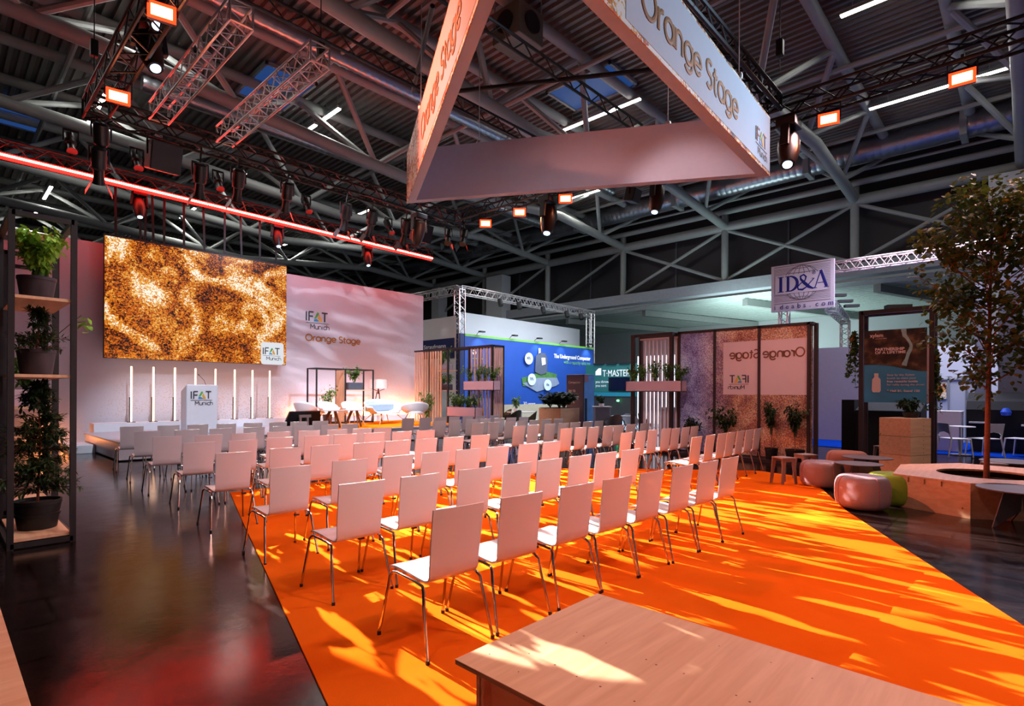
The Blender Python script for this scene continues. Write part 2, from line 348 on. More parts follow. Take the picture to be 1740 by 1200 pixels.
# ================================================================== SETTING: floor, carpets, roof, far wall
def floor_mat():
    m = bpy.data.materials.new('asphalt_floor'); m.use_nodes = True; N = m.node_tree.nodes; L = m.node_tree.links; b = N['Principled BSDF']
    tc = N.new('ShaderNodeTexCoord'); ns = N.new('ShaderNodeTexNoise'); ns.inputs['Scale'].default_value = 1.1; ns.inputs['Detail'].default_value = 9; ns.inputs['Distortion'].default_value = .6; L.new(tc.outputs['Object'], ns.inputs[0])
    r = ramp(N, [(.3, lin((16, 11, 11))), (.55, lin((27, 19, 19))), (.75, lin((44, 34, 33)))]); L.new(ns.outputs[0], r.inputs[0])
    br = N.new('ShaderNodeTexBrick'); br.inputs['Scale'].default_value = .42; br.inputs['Mortar Size'].default_value = .006; br.inputs['Color1'].default_value = (1, 1, 1, 1); br.inputs['Color2'].default_value = (.86, .84, .84, 1); br.inputs['Mortar'].default_value = (.35, .35, .35, 1)
    L.new(tc.outputs['Object'], br.inputs[0])
    mx = N.new('ShaderNodeMix'); mx.data_type = 'RGBA'; mx.blend_type = 'MULTIPLY'; mx.inputs[0].default_value = 1; L.new(r.outputs[0], mx.inputs[6]); L.new(br.outputs[0], mx.inputs[7])
    L.new(mx.outputs[2], b.inputs['Base Color'])
    n2 = N.new('ShaderNodeTexNoise'); n2.inputs['Scale'].default_value = 3.5; n2.inputs['Detail'].default_value = 8; n2.inputs['Roughness'].default_value = .7; L.new(tc.outputs['Object'], n2.inputs[0])
    mr = N.new('ShaderNodeMapRange'); mr.inputs[1].default_value = .3; mr.inputs[2].default_value = .7; mr.inputs[3].default_value = .05; mr.inputs[4].default_value = .20; L.new(n2.outputs[0], mr.inputs[0]); L.new(mr.outputs[0], b.inputs['Roughness'])
    bp = N.new('ShaderNodeBump'); bp.inputs['Strength'].default_value = .12; bp.inputs['Distance'].default_value = .02; L.new(n2.outputs[0], bp.inputs['Height']); L.new(bp.outputs[0], b.inputs['Normal'])
    b.inputs['Specular IOR Level'].default_value = .24
    return m
tag(MB().box(-16, -14, -.1, 46, 92, 0).build('floor', floor_mat()), kind='structure')
def carpet_mat(name, c0, c1):
    m = bpy.data.materials.new(name); m.use_nodes = True; N = m.node_tree.nodes; L = m.node_tree.links; b = N['Principled BSDF']
    tc = N.new('ShaderNodeTexCoord'); ns = N.new('ShaderNodeTexNoise'); ns.inputs['Scale'].default_value = 1.3; ns.inputs['Detail'].default_value = 6; ns.inputs['Distortion'].default_value = 1; L.new(tc.outputs['Object'], ns.inputs[0])
    r = ramp(N, [(.3, lin(c0)), (.7, lin(c1))]); L.new(ns.outputs[0], r.inputs[0]); L.new(r.outputs[0], b.inputs['Base Color'])
    n2 = N.new('ShaderNodeTexNoise'); n2.inputs['Scale'].default_value = 260; L.new(tc.outputs['Object'], n2.inputs[0])
    bp = N.new('ShaderNodeBump'); bp.inputs['Strength'].default_value = .35; bp.inputs['Distance'].default_value = .004; L.new(n2.outputs[0], bp.inputs['Height']); L.new(bp.outputs[0], b.inputs['Normal'])
    b.inputs['Roughness'].default_value = 1; b.inputs['Specular IOR Level'].default_value = 0
    return m
mCarpet = carpet_mat('orange_felt', (236, 102, 20), (244, 112, 26))
pts = [(.15, -1.6), (1.32, 2.4), (2.55, 6.8), (3.15, 8.9), (5.6, 8.8), (7.4, 8.0), (8.9, 6.95), (10.0, 5.75), (10.9, 4.7), (11.45, 3.95), (11.2, 3.1), (9.9, 2.4), (8.36, 1.75), (5.05, .02), (2.4, -1.5)]
tag(MB().prism(pts, .001, .012).build('carpet', mCarpet), 'large orange felt carpet laid under the rear rows of white chairs', 'carpet')
mBlue = carpet_mat('blue_felt', (12, 50, 150), (18, 64, 172))
tag(MB().prism([(18.2, -6), (18.2, 10.2), (32, 10.2), (32, -6)], .001, .012).build('booth_carpet', mBlue), 'blue carpet of the white booths on the far right', 'carpet')
tag(MB().prism([(17.5, 12.4), (17.5, 21), (31, 21), (31, 12.4)], .001, .01).build('booth_carpet', carpet_mat('pale_felt', (150, 166, 180), (170, 186, 198))), 'pale grey carpet in front of the green and blue booths', 'carpet')
# roof sheet with trapezoid ridges running along y
m = MB(); vs = []; fs = []
x = -16.0; prof = []
while x < 32.6: prof += [(x, 13.72), (x+.12, 13.72), (x+.155, 13.60), (x+.275, 13.60)]; x += .31
vs = [(a, -14, z) for a, z in prof]+[(a, 92, z) for a, z in prof]; n = len(prof)
m.add(vs, [(i, i+1, n+i+1, n+i) for i in range(n-1)]); tag(m.build('ceiling', mRoof), kind='structure')
m = MB(); prof = []; x = 32.8
while x < 45: prof += [(x, 7.42), (x+.2, 7.42), (x+.26, 7.2), (x+.5, 7.2)]; x += .56
vs = [(a, -10, z) for a, z in prof]+[(a, 92, z) for a, z in prof]; n = len(prof)
m.add(vs, [(i, i+1, n+i+1, n+i) for i in range(n-1)]); tag(m.build('ceiling_aisle', M('aisle_roof', (190, 205, 200), .5, var=.04)), kind='structure')
mHall = M('hall_wall', (196, 200, 204), .7, var=.03, vs=.6)
m = MB().box(44, -10, 0, 44.3, 92, 7.2)
tag(m.build('wall_right', mHall), kind='structure')
mDarkW = M('dark_cladding', (40, 38, 44), .6, var=.12, vs=.7)
tag(MB().box(32.7, -10, 7.9, 33, 92, 13.7).build('wall_upper', mDarkW), kind='structure')
m = MB()
for y in (-9, -3.1, 9.7, 16.4, 23, 30): m.box(32.62, y-.05, 8.2, 32.7, y+.05, 11.2)
tag(m.build('trim_1', M('cladding_joint', (70, 72, 80), .5)), kind='structure')
tag(MB().box(-16, 92, 0, 44, 92.3, 13.7).build('wall_back', M('far_hall_wall', (120, 124, 132), .8)), kind='structure')
tag(MB().box(-16.3, -14, 0, -16, 92, 13.7).build('wall_left', M('left_hall_wall', (90, 90, 96), .8)), kind='structure')

# ------------------------------------------------------------------ hall steelwork
NY = [.2, 6.4, 13.0, 19.9, 26.5, 33.4, 40.2, 47, 53.8, 60.6]
g = thing('wall_girder', 'long grey tubular girder carrying the hall roof above the low aisle', 'girder', (32, 13, 7.9))
MB().tube([(32, -8, 11.35), (32, 92, 11.35)], .27, 14).build('chord', mGreyS, g, True, wd=True)
MB().box(31.7, -8, 7.5, 32.5, 92, 8.15).build('edge_beam', M('edge_beam_paint', (150, 156, 164), .4), g, wd=True)
MB().tube([(31.7, -8, 12.15), (31.7, 92, 12.15)], .16, 10).build('chord', mGreyS, g, True, wd=True)
for y in NY: MB().tube([(32, y, 8.1), (32, y, 12.2)], .2, 10).build('post', mGreyS, g, True, wd=True)
for a, b in zip(NY[:-1], NY[1:]):
    MB().tube([(32, a, 11.2), (32, b, 8.2)], .1, 8).build('diagonal', mGreyS, g, True, wd=True)
    if a < 14: MB().tube([(32, a, 8.2), (32, b, 11.2)], .1, 8).build('diagonal', mGreyS, g, True, wd=True)
for k, (z, r) in enumerate(((12.55, .07), (12.9, .07), (13.2, .06))):
    tag(MB().tube([(31.2, -8, z), (31.2, 92, z)], r, 8).build('cable_tray', mGreyS, None, True), ['lowest thin grey rail running above the girder', 'middle thin grey rail running above the girder', 'topmost thin grey rail running above the girder'][k], 'rail', 'rails above the wall girder')
g = thing('air_duct', 'long ribbed silver air duct along the right edge of the roof', 'duct', (30, 13, 12.6))
m = MB(); pr = []
y = -8
while y < 70: pr += [((30.0, y, 13.0), .52), ((30.0, y+.12, 13.0), .55), ((30.0, y+.24, 13.0), .52)]; y += .3
m.tube([p[0] for p in pr], [p[1] for p in pr], 18); m.build('pipe', mDuct, g, True, wd=True)
for y in (2, 8, 15, 22, 29): MB().box(29.4, y-.12, 12.42, 30.6, y+.12, 13.62).build('bracket', mGreyS, g, wd=True)
for v, x0, x1, z, lb in ((22.5, 5.0, 27, 12.3, 'silver air duct in the roof running towards the far right corner'), (17.0, 4.0, 26, 12.9, 'silver air duct under the roof behind the silver lattice trusses')):
    m = MB(); x = x0; pr = []
    while x < x1: pr += [((x, v, z), .24), ((x+.12, v, z), .265), ((x+.24, v, z), .24)]; x += .3
    m.tube([p[0] for p in pr], [p[1] for p in pr], 14); dd = tag(m.build('air_duct', mDuct, None, True), lb, 'duct')
    for xx in (x0+2, (x0+x1)/2, x1-2): MB().tube([(xx, v, z), (xx, v, 13.7)], .02, 5).build('hanger', mGreyS, dd)
def zb(x):
    pts = [(-12, 12.5), (4, 11.7), (15, 10.9), (25, 11.9), (32, 11.4)]
    for (a, za), (b, zz) in zip(pts[:-1], pts[1:]):
        if a <= x <= b: return za+(zz-za)*(x-a)/(b-a)
    return 11.4
ordw = ['nearest the camera', 'second nearest the camera', 'above the right block of chairs', 'above the stage', 'just behind the stage', 'second behind the stage', 'third behind the stage', 'fourth behind the stage', 'fifth behind the stage', 'farthest away']
for k, y in enumerate(NY):
    if k == 0: y = .2
    t = thing('roof_truss', 'grey tubular steel roof truss, the one '+ordw[k], 'roof truss', (10, y, 11.5), 0, 'tubular roof trusses')
    MB().tube([(x, y, zb(x)) for x in (-12, 4, 15, 25, 32)], .24, 12).build('bottom_chord', mGreyS, t, True, wd=True)
    for s in (-1, 1):
        MB().tube([(-12, y+1.6*s, 13.3), (32, y+1.6*s, 13.3)], .19, 10).build('top_chord', mGreyS, t, True, wd=True)
        xs = [-12+5.5*i for i in range(9)]
        for i, x in enumerate(xs[:-1]):
            x2 = x+2.75
            MB().tube([(x, y+1.6*s, 13.3), (x2, y, zb(x2))], .11, 8).build('strut', mGreyS, t, True, wd=True)
            MB().tube([(x2, y, zb(x2)), (x+5.5, y+1.6*s, 13.3)], .11, 8).build('strut', mGreyS, t, True, wd=True)
m = None
for k, x in enumerate((-3, 3.2, 9.4, 15.6, 21.8, 28)):
    tag(MB().tube([(x, -12, 12.95), (x, 92, 12.95)], .09, 8).build('purlin', mGreyS, None, True), 'slim grey roof purlin, the %s from the left wall' % ['first', 'second', 'third', 'fourth', 'fifth', 'sixth'][k], 'purlin', 'slim roof purlins')
# strip lights on the roof
sp = [(25.85, .4, 4.7), (18.9, 2.0, 4.2), (18.9, 11.0, 14.9), (11.3, 20.3, 21.6), (11.3, 22.3, 23.8), (4.6, 19.8, 21.3), (4.6, 26, 27.6), (4.6, 29, 30.4), (11.3, 30.0, 31.6), (18.9, 22, 24), (18.9, 30, 32), (25.85, 17, 20), (-2, 24, 25.5), (4.6, 40, 43), (4.6, 46, 48), (11.3, 38, 41), (18.9, 40, 42.5), (-2, 44, 47), (11.3, 50, 53)]
spl = ['longest white strip light, upper right beside the orange flood', 'white strip light cut by the top edge of the picture, right of the banner', 'white strip light seen inside the hanging triangle banner', 'short white strip light right of the silver lattice trusses', 'white strip light hanging left of the second silver truss', 'short steep white strip light beside the uppermost orange flood', 'white strip light behind the left spotlights', 'distant white strip light above the plant shelf', 'white strip light above the screen, seen through the straps', 'white strip light above the right half of the backdrop', 'small distant white strip light beyond the screen', 'white strip light between the orange floods below the banner', 'tiny white strip light at the far left of the roof', 'distant strip light beyond the screen, nearer of two in line', 'distant strip light beyond the screen, farther of two in line', 'distant strip light just above the top left backdrop corner', 'distant strip light above the lettering on the backdrop', 'very distant strip light at the left end of the hall', 'very distant strip light above the middle of the backdrop']
mStrip = ME('strip_light', (255, 250, 240), 14)
for (x, a, b), l in zip(sp, spl):
    t = thing('strip_light', l, 'strip light', (x, (a+b)/2, 13.05), 0, 'white strip lights on the roof')
    MB().box(-.09, -(b-a)/2, .0, .09, (b-a)/2, .10).build('housing', mGreyS, t)
    for e_ in (-1, 1): MB().tube([(0, e_*(b-a)*.35, .1), (0, e_*(b-a)*.35, .60)], .012, 5).build('hanger', mGreyS, t)
    MB().box(-.07, -(b-a)/2+.03, -.04, .07, (b-a)/2-.03, 0).build('diffuser', mStrip, t)
    lamp('strip_glow', 'AREA', (x, (a+b)/2, 13.0), (x, (a+b)/2+.001, 0), 130, (1, .97, .92), (.14, b-a), 170)
mSky = ME('evening_skylight', (28, 58, 110), 1.1)
for c, l in ((atZ(1005, 150, 13.5), 'blue skylight seen inside the hanging triangle banner'), (atZ(468, 150, 13.5), 'blue skylight between the two silver lattice trusses'), (atZ(25, 195, 13.5), 'blue skylight at the left edge of the roof')):
    t = thing('skylight', l, 'skylight', c, 0, 'roof skylights')
    m = MB()
    for a in (-1.0, .9): m.box(a, -1.5, -.05, a+.1, 1.5, .06)
    for a in (-1.5, 1.4): m.box(-1.0, a, -.05, 1.0, a+.1, .06)
    m.build('frame', mGreyS, t); MB().box(-.9, -1.4, 0, .9, 1.4, .03).build('pane', mSky, t)
# unit heater hanging in the triangle
t = thing('fan_heater', 'square grey fan heater hanging from the roof inside the triangle banner', 'heater', atZ(880, 75, 12.2))
MB().box(-.55, -.55, -.1, .55, .55, .9).build('housing', M('heater_paint', (110, 108, 96), .5), t, bev=.03)
m = MB(); m.tube([(-.56, 0, .4), (-.62, 0, .4)], .32, 20); m.build('fan_ring', mBlackP, t); m = MB(); m.tube([(0, -.56, .4), (0, -.62, .4)], .32, 20); m.build('fan_ring', mBlackP, t)
for a, b in ((-.5, -.5), (.5, -.5), (.5, .5), (-.5, .5)): MB().bar((a, b, .9), (a, b, 1.5), .03).build('hanger', mGreyS, t)
# aisle roof rafters and high windows strip on the far wall
for k, y in enumerate((3.2, 9.8, 16.5, 23)):
    tag(MB().bar((33, y+2.4, 6.98), (43.8, y-1.2, 6.92), .35, .4).build('rafter', mGreyS), 'sloping grey rafter under the pale aisle roof, number %s from the right' % ['one', 'two', 'three', 'four'][k], 'rafter', 'aisle roof rafters')
# hall columns
for k, (p, wd_) in enumerate(((atU(842, 560, 31.4), 1.8), (atU(742, 540, 31.4), 1.0), (atU(1722, 400, 31.4), 1.6))):
    tag(MB().box(31.2, p.y-wd_/2, 0, 32.2, p.y+wd_/2, 11.0).build('column', mHall), ['pale square column behind the blue booth, right of its truss corner', 'pale column beside the end of the backdrop', 'pale grey column at the right edge behind the tree'][k], 'column', 'pale hall columns')

# ================================================================== RIG: lattice trusses
def lattice(name, a, b, s, r, mat, lb, cat='truss', grp=None, n=None, rb=None, tri=False, world_up=Vector((0, 0, 1))):
    a = Vector(a); b = Vector(b); d = b-a; Ln = d.length; t = d.normalized(); up = world_up if abs(t.dot(world_up)) < .9 else Vector((1, 0, 0))
    sx = t.cross(up).normalized(); uy = sx.cross(t)
    root = thing(name, lb, cat, a, 0, grp)
    cs = [sx*s/2+uy*s/2, -sx*s/2+uy*s/2, -sx*s/2-uy*s/2, sx*s/2-uy*s/2]
    if tri: cs = [sx*s/2+uy*s/2, -sx*s/2+uy*s/2, -uy*s/2]
    if tri == 2: cs = [uy*s/2, -uy*s/2]
    for c in cs: MB().tube([a+c, b+c], r, 7).build('chord', mat, root, True, wd=True)
    n = n or max(3, int(Ln/s)); m = MB(); rb = rb or r*.5
    for q in range(len(cs) if len(cs) > 2 else 1):
        c0, c1 = cs[q], cs[(q+1) % len(cs)]
        for i in range(n):
            p0 = a+t*Ln*i/n; p1 = a+t*Ln*(i+1)/n
            if i % 2: c0_, c1_ = c1, c0
            else: c0_, c1_ = c0, c1
            m.tube([p0+c0_, p1+c1_], rb, 5, False)
    for i in (0, n):
        p = a+t*Ln*i/n
        for q in range(len(cs)): m.tube([p+cs[q], p+cs[(q+1) % len(cs)]], rb*1.5, 5, False)
    m.build('lattice', mat, root, wd=True)
    return root
RX0, RX1, RY0, RY1, RZ = 2.55, 13.3, 4.2, 15.5, 8.0
lattice('rig_truss', (RX0-.2, RY1, RZ), (RX1+.2, RY1, RZ), .42, .035, mTrussK, 'black lattice truss carrying spotlights in front of the stage', grp='black rig trusses')
lattice('rig_truss', (RX0, 2.0, RZ), (RX0, RY1-.25, RZ), .42, .035, mTrussK, 'black lattice truss along the left side, with two orange floods', grp='black rig trusses')
lattice('rig_truss', (RX1, -6.0, RZ), (RX1, RY1-.25, RZ), .42, .035, mTrussK, 'black lattice truss along the right side, passing behind the banner', grp='black rig trusses')
lattice('rig_truss', (RX0+.25, RY0, RZ+.1), (RX1-.25, RY0, RZ+.1), .30, .045, mTrussK, 'black truss just right of the triangle banner, nearest the camera', grp='black rig trusses')
lattice('rig_truss', (1.0, 18.75, 7.62), (14.7, 18.75, 7.5), .36, .03, mTrussK, 'black lattice truss above the screen carrying the red light line', grp='black rig trusses')
lattice('beam_truss', (1.2, 10.3, 8.75), (RX1, 10.3, 8.75), .30, .035, mTrussK, 'thin black ladder truss over the ends of the silver trusses', grp='thin ladder trusses', tri=2, n=32)
lattice('beam_truss', (3.0, 7.7, 8.75), (RX1, 7.7, 8.75), .30, .035, mTrussK, 'thin black ladder truss crossing the middle of the triangle banner', grp='thin ladder trusses', tri=2, n=30)
lattice('silver_truss', (3.8, 10.3, 8.35), (3.8, 15.5, 8.35), .40, .026, mAlu, 'silver lattice truss sloping up to the left of its twin', grp='silver trusses', n=20)
lattice('silver_truss', (5.3, 10.3, 8.3), (5.3, 15.5, 8.3), .40, .026, mAlu, 'silver lattice truss nearer the banner, beside a white strip light', grp='silver trusses', n=20)
tag(MB().tube([atZ(760, 157, 8.6), atZ(1112, 118, 8.6)], .05, 8).build('cross_pipe', mTrussK, None, True), 'dark pipe crossing the opening of the triangle banner', 'pipe')
tag(MB().tube([(atZ(735, 10, 9.0)), (atZ(702, 155, 8.9))], .05, 8).build('cross_pipe', mTrussK, None, True), 'dark pipe left of the banner joining two black trusses', 'pipe')
# red light line
t = thing('light_line', 'long glowing red light line under the truss above the screen', 'light line', (1.0, 18.5, 7.3))
MB().box(1.0, 18.48, 7.28, 14.55, 18.6, 7.36).build('profile', mTrussK, t, wd=True)
MB().tube([(1.02, 18.38, 7.36), (14.55, 18.38, 7.24)], .028, 8).build('tube', ME('red_line', (255, 80, 66), 50), t, True, wd=True)
MB().tube([(1.02, 18.475, 7.36), (14.55, 18.475, 7.24)], .085, 8).build('red_halo', ME('red_halo', (255, 12, 8), 18), t, True, wd=True)  # added emissive sleeve, imitates the red halo around the tube
for x in (3, 6.5, 10, 13): lamp('line_glow', 'AREA', (x, 18.4, 7.2), (x, 17.0, 5), 12, (1, .10, .05), (3.2, .06), 180)

# fixtures ---------------------------------------------------------
mLensW = ME('lens_white', (190, 220, 255), 4); mFlood = ME('flood_orange', (255, 150, 96), 14); mCop = M('copper_black', (54, 34, 28), .3, .4)
mFloodR = ME('flood_glow_rim', (255, 50, 16), 4)
def flood(p, lb, rx=0.0, rz=0):
    t = thing('flood_light', lb, 'flood light', p, rz, 'orange flood lights on the rig')
    MB().box(-.20, -.05, -.13, .20, .09, .13).build('housing', mBlackP, t, bev=.015)
    MB().box(-.20, -.060, -.13, .20, -.05, .13).build('glow_rim', mFloodR, t, bev=.004)  # emissive border added to imitate the orange glow around the lens
    MB().box(-.15, -.072, -.08, .15, -.060, .08).build('lens', mFlood, t, bev=.004)
    m = MB(); m.bar((-.22, .02, 0), (-.22, .02, .3), .02, .04); m.bar((.22, .02, 0), (.22, .02, .3), .02, .04); m.bar((-.23, .02, .3), (.23, .02, .3), .02, .04); m.bar((0, .02, .3), (0, .02, .42), .05); m.build('yoke', mBlackP, t)
    return t
fl = [(atU(275, 22, RX0), 'orange flood light on the left truss, the upper one at the top edge', -.9), (atU(201, 165, RX0), 'orange flood light on the left truss, the lower one at its corner', -.9),
      (atU(1408, 203, RX1), 'orange flood light on the right truss, just right of the banner', -.55), (atU(1635, 133, RX1), 'orange flood light on the right truss, nearest the right edge', -.55),
      (atU(961, 338, RX1-.1), 'orange flood light directly under the back panel of the banner', -.8), (atU(883, 361, RX1-.1), 'middle orange flood light of three on the far right truss', -.8), (atU(825, 380, RX1-.1), 'farthest orange flood light, at the far corner of the rig', -.8)]
for p, l, a in fl:
    f = flood(p, l); d = Vector((0, 0, 1.2))-p; ang = math.atan2(d.y, d.x)+PI/2
    f.rotation_euler = (0.25, 0, ang)
    dn = Vector((math.cos(ang-PI/2), math.sin(ang-PI/2), -.9)).normalized()
    lamp('flood_glow', 'AREA', p+dn*.16, p+dn*3, 18, (1, .30, .14), (.3, .2), 150)
def hook(t, p, z0):
    # pipe clamp from the fixture to the nearest truss chord
    p = Vector(p); best = None
    for a, b in (((RX0, 2.0, RZ), (RX0, RY1, RZ)), ((RX1, -6, RZ), (RX1, RY1, RZ)), ((RX0, RY1, RZ), (RX1, RY1, RZ)), ((1.0, 18.75, 7.56), (14.7, 18.75, 7.56))):
        a = Vector(a); b = Vector(b); f = max(0, min(1, (p-a).dot(b-a)/(b-a).length_squared)); q = a.lerp(b, f)
        if best is None or (q-p).length < best[0]: best = ((q-p).length, q)
    q = best[1]-p; d = Vector((-q.x, -q.y, 0)); d = d.normalized()*.21 if d.length > .05 else Vector((0, .0, 0)); q = q+d+Vector((0, 0, -.21 if q.z > z0 else .17))
    MB().tube([(0, 0, z0), (q.x, q.y, q.z)], .022, 6).build('clamp', mTrussK, t)
def mover(p, aim, lb, sc=1.0, lens=True):
    t = thing('moving_head', lb, 'moving head light', p, 0, 'moving head lights'); t.scale = (1, 1, 1)
    MB().box(-.17*sc, -.14*sc, -.02, .17*sc, .14*sc, .12*sc).build('base', mBlackP, t, bev=.02)
    m = MB(); m.bar((-.16*sc, 0, 0), (-.2*sc, 0, -.32*sc), .06*sc, .12*sc); m.bar((.16*sc, 0, 0), (.2*sc, 0, -.32*sc), .06*sc, .12*sc); m.build('yoke', mBlackP, t, bev=.01)
    hook(t, p, .12*sc)
    d = (Vector(aim)-Vector(p)).normalized(); c = Vector((0, 0, -.3*sc)); q = d.to_track_quat('Z', 'Y').to_matrix().to_4x4(); q.translation = c
    b = MB(); b.lathe([(.05*sc, -.26*sc), (.13*sc, -.24*sc), (.16*sc, -.1*sc), (.16*sc, .1*sc), (.12*sc, .3*sc), (.10*sc, .36*sc)], 18); b.v = [tuple(q @ Vector(v)) for v in b.v]; b.build('head', mCop if sc > 1.05 else mBlackP, t, True)
    if lens:
        b = MB(); b.lathe([(.07*sc, .355*sc), (.065*sc, .375*sc), (.03*sc, .385*sc)], 16); b.v = [tuple(q @ Vector(v)) for v in b.v]; b.build('lens', mLensW, t, True)
    return t
def spot(p, aim, lb, doors=True, sc=1.0):
    t = thing('stage_spotlight', lb, 'spotlight', p, 0, 'black spotlights on the rig')
    d = (Vector(aim)-Vector(p)).normalized(); q = d.to_track_quat('Z', 'Y').to_matrix().to_4x4(); q.translation = Vector((0, 0, -.3*sc))
    def tr(b): b.v = [tuple(q @ Vector(v)) for v in b.v]; return b
    tr(MB().lathe([(.09*sc, -.3*sc), (.13*sc, -.26*sc), (.13*sc, .1*sc), (.09*sc, .14*sc), (.09*sc, .3*sc), (.12*sc, .42*sc)], 14)).build('body', mBlackP, t, True)
    m = MB(); m.bar((-.16*sc, 0, 0), (-.16*sc, 0, -.3*sc), .03, .05); m.bar((.16*sc, 0, 0), (.16*sc, 0, -.3*sc), .03, .05); m.bar((-.17*sc, 0, 0), (.17*sc, 0, 0), .03, .05); m.build('yoke', mTrussK, t); hook(t, p, 0)
    if doors:
        for s in (-1, 1):
            tr(MB().add([(s*.12*sc, -.12*sc, .42*sc), (s*.12*sc, .12*sc, .42*sc), (s*.22*sc, .16*sc, .64*sc), (s*.22*sc, -.16*sc, .64*sc), (s*.125*sc, -.12*sc, .42*sc), (s*.125*sc, .12*sc, .42*sc), (s*.225*sc, .16*sc, .64*sc), (s*.225*sc, -.16*sc, .64*sc)], [(0, 1, 2, 3), (7, 6, 5, 4), (0, 4, 5, 1), (1, 5, 6, 2), (2, 6, 7, 3), (3, 7, 4, 0)])).build('barn_door', mBlackM, t)
    return t
LT = 'on the front truss, '
mover(atU(222, 62, RX0)+Vector((.3, 0, .3)), (3.6, 9.2, 2.5), 'big black moving head at the top left with a lit lens', 1.35)
mover(atU(236, 8, RX0)+Vector((.3, 0, .2)), (1, 6, 3), 'moving head cut by the top edge, its lens glaring towards the camera', 1.1)
mover(atV(1338, 230, 4.6) if False else atU(1340, 218, RX1-.3), (9, 3, 0), 'copper-tinted moving head at the right corner of the banner', 1.45)
mover(atU(932, 345, RX1-.3), (11, 10, 0), 'copper-tinted moving head under the left half of the banner panel', 1.5)
mover(atU(1116, 312, RX1-.3), (11, 7, 0), 'moving head half hidden under the right half of the banner panel', 1.2)
mover(Vector((4.1, 18.7, 7.2)), (4.1, 17, 2), 'moving head under the red line above the left end of the screen')
mover(Vector((8.1, 18.7, 7.15)), (8.1, 17, 2), 'moving head under the red line above the right end of the screen')
mover(Vector((11.6, 18.7, 7.1)), (11.4, 17, 2), 'moving head under the red line above the lettering on the backdrop')
mover(atV(712, 372, 12.5), (11, 17, 0), 'small copper moving head hanging below the lower left banner corner', 1.1, False)
for px, py, l in ((152, 258, 'left end, above the plant shelf'), (172, 222, 'beside its left corner, yellow sticker on the body'), (340, 290, 'right of the black loudspeaker'), (405, 300, 'second right of the black loudspeaker'), (488, 322, 'above the right part of the screen'), (588, 358, 'with two small lamps, left of the banner tip'), (632, 368, 'long body, left of the banner tip'), (690, 385, 'just below the banner tip')):
    p = atV(px, py-12, RY1-.1); spot(Vector((max(p.x, 2.6), p.y, min(p.z, 7.75))), (p.x+.8, 19, 1.5), 'black spotlight '+LT+l, True, 1.15)
for px, py, l in ((120, 270, 'leftmost'), (232, 300, 'second from left'), (370, 330, 'third from left'), (520, 372, 'fourth from left'), (660, 402, 'rightmost')):
    p = atV(px, py, 18.75); spot(Vector((p.x, p.y, 8.05+.5)), (p.x, 14, 2), 'black lamp standing on the red line truss, the %s' % l, False, 1.0)
for px, py, l in ((762, 402, 'pair of small bright lamps, the left one'), (788, 402, 'pair of small bright lamps, the right one')):
    spot(atU(px, py-14, RX1), (9, 12, 0), l+', at the far rig corner', True, 1.0)
for px, py, l, s_ in ((278, 268, 'black loudspeaker hanging from the front truss above the screen', .55), (716, 396, 'black loudspeaker hanging near the far right rig corner', .5), (1075, 332, 'black lamp panel tilted under the banner panel', .3)):
    p = atV(px, py, RY1-.2) if px < 1000 else atU(px, py, RX1-.3)
    t = thing('loudspeaker', l, 'loudspeaker', p, -.5); m = MB(); mt = Matrix.Rotation(.3, 4, 'X'); m.box(-s_*.6, -s_*.5, -s_*.6, s_*.6, s_*.5, s_*.6, mt); m.build('cabinet', mBlackP, t, bev=.02)
    m = MB(); m.box(-s_*.55, -s_*.53, -s_*.55, s_*.55, -s_*.5, s_*.55, mt); m.build('grille', mTrussK, t)
    m = MB(); m.bar((-s_*.62, 0, 0), (-s_*.62, 0, s_*.8), .03); m.bar((s_*.62, 0, 0), (s_*.62, 0, s_*.8), .03); m.bar((-s_*.62, 0, s_*.8), (s_*.62, 0, s_*.8), .03); m.build('bracket', mTrussK, t); t.rotation_euler = (0, 0, 0); hook(t, p, s_*.8)
# chain hoists above the rig
for px, py, l in ((545, 60, 'above the second silver truss'), (1325, 60, 'above the right corner of the banner'), (160, 60, 'above the left rig corner')):
    p = atZ(px, py+60, 8.4); t = thing('chain_hoist', 'thin suspension cable and hoist '+l, 'hoist', p, 0, 'suspension hoists')
    MB().tube([(0, 0, 0), (0, 0, 5)], .012, 5).build('cable', mTrussK, t); MB().box(-.07, -.07, .3, .07, .07, .65).build('hoist_body', mBlackP, t, bev=.02)

# ================================================================== TRIANGLE BANNER
ZB, HB, TH = 5.61, 1.08, .16
P1, P2 = atZ(692, 346, ZB), atZ(1307, 299, ZB)
_a, _b = atZ(815, 0, ZB)-P1, atZ(1022, 0, ZB)-P2
_t = ((P2.x-P1.x)*_b.y-(P2.y-P1.y)*_b.x)/(_a.x*_b.y-_a.y*_b.x); P3 = P1+_a*_t
cen = (P1+P2+P3)/3
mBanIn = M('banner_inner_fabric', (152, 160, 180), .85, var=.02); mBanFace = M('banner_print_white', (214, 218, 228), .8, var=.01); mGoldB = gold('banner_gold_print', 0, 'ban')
bt = thing('triangle_banner', 'large hanging triangular banner with white panels lettered in gold', 'banner', (cen.x, cen.y, ZB))
def inner(p, t=TH): # offset corner towards the centre
    d = (cen-p); d.z = 0; return p+d.normalized()*t*2
I1, I2, I3 = inner(P1), inner(P2), inner(P3)
